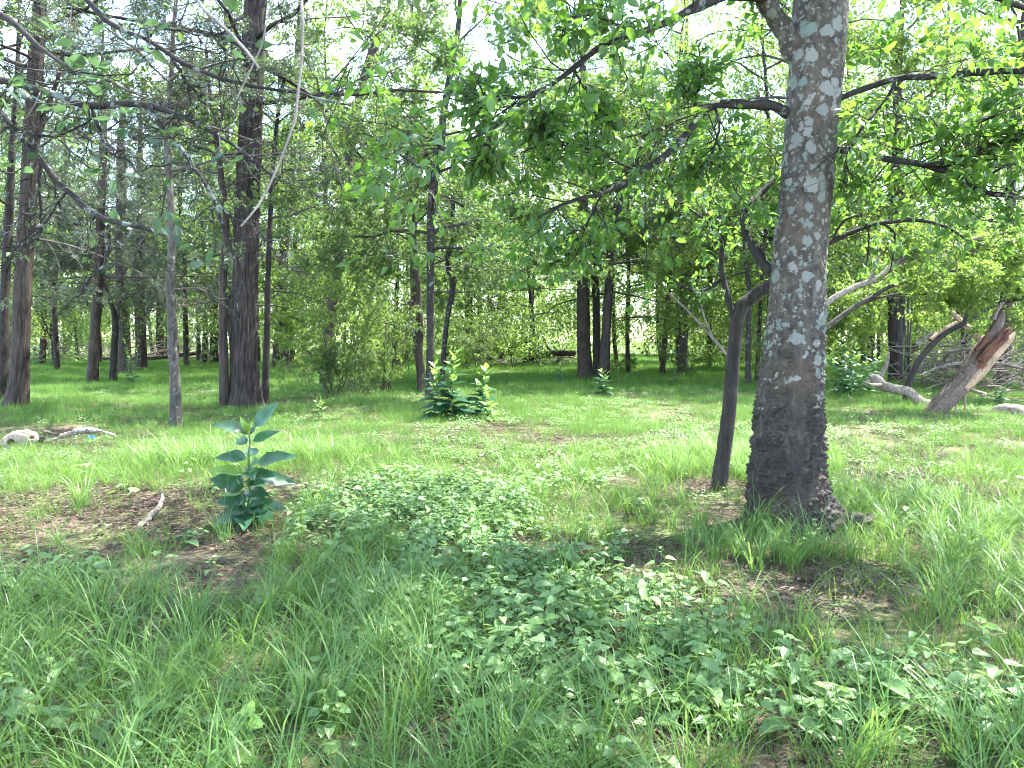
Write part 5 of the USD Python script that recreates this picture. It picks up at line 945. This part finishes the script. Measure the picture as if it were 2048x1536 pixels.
def baked(name, label, catg, protos, p, rng, s0, s1, weights=None, tilt=.12):
    """the near plants, each turned and scaled on its own, in one mesh per material"""
    idx = rng.choice(len(protos), len(p), p=weights); P = on_ground(p); a = rng.uniform(0, 6.283, len(p)); sc = rng.uniform(s0, s1, len(p)); ti = rng.normal(0, tilt, (len(p), 2))
    V, F, off = [], [], 0
    for k, ((v, f), _) in enumerate(protos):
        i = np.nonzero(idx == k)[0]; n = len(i)
        if not n: continue
        v = np.asarray(v); x, y, z = v[:, 0], v[:, 1], v[:, 2]; c, s_ = np.cos(a[i])[:, None], np.sin(a[i])[:, None]
        X = (c * x - s_ * y) + ti[i, :1] * z; Y = (s_ * x + c * y) + ti[i, 1:] * z
        W = np.stack([X, Y, np.broadcast_to(z, X.shape)], -1) * sc[i, None, None] + P[i, None]
        V.append(W.reshape(-1, 3)); F.append((np.arange(n)[:, None, None] * len(v) + np.asarray(f) + off).reshape(-1, 3)); off += n * len(v)
    pr = stage.GetPrimAtPath(put("/World", name, (np.vstack(V), np.vstack(F)), protos[0][1])); tag(pr, label, catg, None, "stuff")
def square_patch(rng, side, n, h0, h1, w, bend, K, clump=.5):
    """blades over a square, gathered in tufts"""
    m = max(4, int(n / 22)); c = rng.uniform(-side / 2, side / 2, (m, 2)); V, F = blades_mesh(n, rng, h0, h1, w, .001, bend, K)
    per = len(V) // n; o = c[rng.integers(0, m, n)] + rng.normal(0, .06, (n, 2)) * (1 + side * .3)
    V = V.reshape(n, per, 3); V[..., :2] += o[:, None]; hs = rng.uniform(.55, 1.35, m)[rng.integers(0, m, n)]; V[..., 2] *= hs[:, None]
    return V.reshape(-1, 3), F
def grid_pts(step, y0, y1, rng, m=1.08):
    ys = np.arange(y0, y1, step); out = []
    for y in ys:
        h = .6873 * m * y + .7; xs = np.arange(-h, h, step); out.append(np.c_[xs, np.full(len(xs), y)])
    p = np.vstack(out); return p + rng.uniform(-.25, .25, p.shape) * step
def make_grass():
    rng = np.random.default_rng(101)
    nearP = [(blades_mesh(19, rng, .08, .26, .0048, .10, (.4, 1.9), 4), M["grass"]) for _ in range(8)] + [(blades_mesh(20, rng, .24, .52, .0068, .055, (1.0, 2.3), 6), M["grass"]) for _ in range(5)]
    p = area_pts(95, 1.6, 10.5, rng); pn = meshkit.fbm(np.c_[p * .9, 0 * p[:, 0]], 3, 7); dens = np.clip(.22 + 2.4 * (pn - .36), .10, 1) * (1 - .74 * bare(p)) * (1 - .5 * cover(p)); k = (rng.uniform(0, 1, len(p)) < dens) & away_from_trunks(p)
    p = p[k]; w = np.r_[np.full(8, .112), np.full(5, .0208)]; w = w / w.sum(); baked("grass", "long arching grass blades in the shaded foreground", "grass", nearP, p, rng, .65, 1.2, w)
    longP = [(blades_mesh(int(rng.integers(12, 24)), rng, .30, .66, .0108, .05, (1.0, 2.5), 7), M["grass_long"]) for _ in range(9)]
    p = area_pts(52, 1.7, 10, rng); k = (rng.uniform(0, 1, len(p)) < np.max([ell(p, c, r) for c, r in LONG], 0) * .8 * (1 - .6 * bare(p)) + .03) & away_from_trunks(p)
    baked("grass", "tufts of long pale arching grass bowing over the near ground", "grass", longP, p[k], rng, .6, 1.1)
    midP = [(square_patch(rng, .85, int(d), .06, h, .0065, (.3, 1.7), 4), M["grass_far"]) for d, h in ((620, .22), (700, .26), (540, .30), (620, .18), (420, .22), (400, .27), (340, .2), (200, .22), (170, .28), (120, .2))]
    p = grid_pts(.75, 8.6, 24.5, rng); pn = meshkit.fbm(np.c_[p * .6, 0 * p[:, 0]], 3, 9); dens = np.clip(.45 + 2.4 * (pn - .42), .05, 1) * (1 - .85 * bare(p)); kind = np.clip(((1 - dens) * 10 + rng.normal(0, 1.2, len(p))).astype(int), 0, 9)
    pr = instancer(numbered("/World", "grass"), midP, on_ground(p), rng.integers(0, 4, len(p)) * 1.5708 + rng.uniform(-.3, .3, len(p)), rng.uniform(.9, 1.2, len(p)), kind, np.zeros((len(p), 2))); tag(pr, "bright short grass covering the open middle ground", "grass", None, "stuff")
    farP = [(square_patch(rng, 3.3, int(d), .08, .26, .013, (.2, 1.2), 3), M["grass_far"]) for d in (5200, 4800, 4200, 3600)]
    p = grid_pts(3.0, 25.5, 78, rng, 1.05); pr = instancer(numbered("/World", "grass"), farP, on_ground(p), rng.integers(0, 4, len(p)) * 1.5708, rng.uniform(.95, 1.15, len(p)), rng.integers(0, 4, len(p)), np.zeros((len(p), 2))); tag(pr, "sunlit grass stretching far between the distant trunks", "grass", None, "stuff")
    # leafy ground cover: small stems with heart-shaped leaves
    def plant(rng, h, nl, L):
        b = []; st = []
        for i in range(nl):
            z = h * (.35 + .65 * i / nl); az = i * 2.4 + rng.uniform(-.4, .4); r = rng.uniform(.01, .05) * (1.2 - .6 * i / nl); c = np.array([math.cos(az) * r, math.sin(az) * r, z]); el = rng.uniform(-.25, .25)
            b.append((c, [math.cos(az) * math.cos(el), math.sin(az) * math.cos(el), math.sin(el)], L * rng.uniform(.6, 1.15) * (1.1 - .4 * i / nl))); st.append(np.stack([[0, 0, 0], [0, 0, z * .6], c]))
        C = np.array([x[0] for x in b]); D = np.array([x[1] for x in b]); LL = np.array([x[2] for x in b])
        lf = leaf_blades(C, D, rand_unit(nl, rng, 2.0), LL, LL * rng.uniform(.58, .75, nl), .35, .28, HEART, .03, rng)
        return cat(lf, tubes(np.array(st), np.full((nl, 3), .0016), 3, False))
    covP = [(plant(rng, rng.uniform(.06, .24), int(rng.integers(5, 11)), rng.uniform(.05, .10)), M["cover"]) for _ in range(14)] + [(plant(rng, rng.uniform(.08, .18), 5, .12), M["cover_dark"]) for _ in range(3)]
    p = area_pts(135, 1.7, 8.6, rng); pn = meshkit.fbm(np.c_[p * 1.6, 0 * p[:, 0]], 3, 17); k = (rng.uniform(0, 1, len(p)) < np.clip(cover(p) * (.75 + 1.4 * (pn - .3)), .015, .95) * (1 - .9 * bare(p))) & away_from_trunks(p)
    baked("ground_cover", "heart-leaved ground cover plants in a pale green drift across the foreground", "ground cover", covP, p[k], rng, .65, 1.3)
    smP = [(cat(*[tuple(np.asarray(a) if j else np.asarray(a) + [rng.uniform(-.16, .16), rng.uniform(-.16, .16), 0] for j, a in enumerate(plant(rng, rng.uniform(.06, .14), 6, .05))) for _ in range(7)]), M["cover"]) for _ in range(6)]
    p = area_pts(13, 6.5, 24, rng); pn = meshkit.fbm(np.c_[p * .8, 0 * p[:, 0]], 3, 19); k = rng.uniform(0, 1, len(p)) < np.clip(cover(p) + .8 * (pn - .42), .05, 1) * (1 - .8 * bare(p)); scatter("ground_cover", "small-leaved ground cover speckling the grass beyond the foreground", "ground cover", smP, p[k], rng, .7, 1.2)
    # straw, dead leaves and twigs
    def litter(rng, n, r):
        C = np.c_[rng.uniform(-r, r, (n, 2)), rng.uniform(.003, .03, n)]; D = np.c_[rng.normal(0, 1, (n, 2)), rng.normal(0, .12, n)]; return leaf_cards(C, D, rand_unit(n, rng, 2.0), rng.uniform(.03, .075, n), rng.uniform(.008, .028, n), .4)
    def straw(rng, n, r):
        C = np.c_[rng.uniform(-r, r, (n, 2)), rng.uniform(.004, .020, n)]; D = np.c_[rng.normal(0, 1, (n, 2)), rng.normal(0, .12, n)]; return leaf_cards(C, D, rand_unit(n, rng, 1.0), rng.uniform(.05, .17, n), rng.uniform(.0015, .0032, n), .3)
    ltP = [(litter(rng, 75, .22), M["litter"]) for _ in range(5)]; swP = [(straw(rng, 110, .25), M["straw"]) for _ in range(5)]
    p = area_pts(16, 1.7, 12, rng); k = rng.uniform(0, 1, len(p)) < .35 + .65 * bare(p); p = p[k & away_from_trunks(p)]
    scatter("dead_leaves", "brown dead leaves littering the bare soil patches", "leaf litter", ltP, p, rng, .7, 1.2, tilt=.03)
    p = area_pts(14, 1.7, 20, rng); k = rng.uniform(0, 1, len(p)) < .5 + .5 * bare(p); p = p[k & away_from_trunks(p)]
    scatter("straw", "dry straw-coloured grass lying on the soil", "straw", swP, p, rng, .7, 1.2, tilt=.03)
make_grass()
# single leafy seedlings that stand out in the foreground
def seedling(px, py, label, seed, L=.10, n=6):
    rng = np.random.default_rng(seed); g = ground(px, py); t = thing("seedling", label, "plant", None, [g[0], g[1], float(gz(g[0], g[1]))]); h = .16
    put(t, "stem", tubes(np.array([[0, 0, -.02], [.01, 0, h * .5], [0.0, .01, h]]), np.array([.004, .0035, .0025]), 6), M["stem"], smooth=True)
    for i in range(n):
        az = i * 2.4 + rng.uniform(-.3, .3) + seed; el = rng.uniform(-.15, .3); z = h * (.35 + .65 * i / n); b = np.array([0, 0, z]); D = np.array([math.cos(az) * math.cos(el), math.sin(az) * math.cos(el), math.sin(el)]); LL = L * rng.uniform(.8, 1.2)
        put(t, "leaf", leaf_one(b, b + D * LL, LL * .6, np.array([0, -.3, 1.0]), .35, rng, HEART), M["weed_young" if i > n - 3 else "cover"], smooth=True)
for k, (x, y, lb) in enumerate([(495, 1505, "pale broad-leaved seedling at the bottom edge left of centre"), (300, 1480, "low seedling with pale young leaves near the bottom left corner"), (1215, 1385, "pale-leaved seedling in the ground cover right of the middle"), (1670, 1440, "seedling with bright young leaves at the lower right among arching grass"), (1090, 1290, "seedling with two bright leaves in the middle of the ground cover"), (940, 1480, "small bright seedling between grass blades at bottom centre"), (1960, 1300, "seedling in grass near the right edge above the brown stick")]): seedling(x, y, lb, 40 + k)
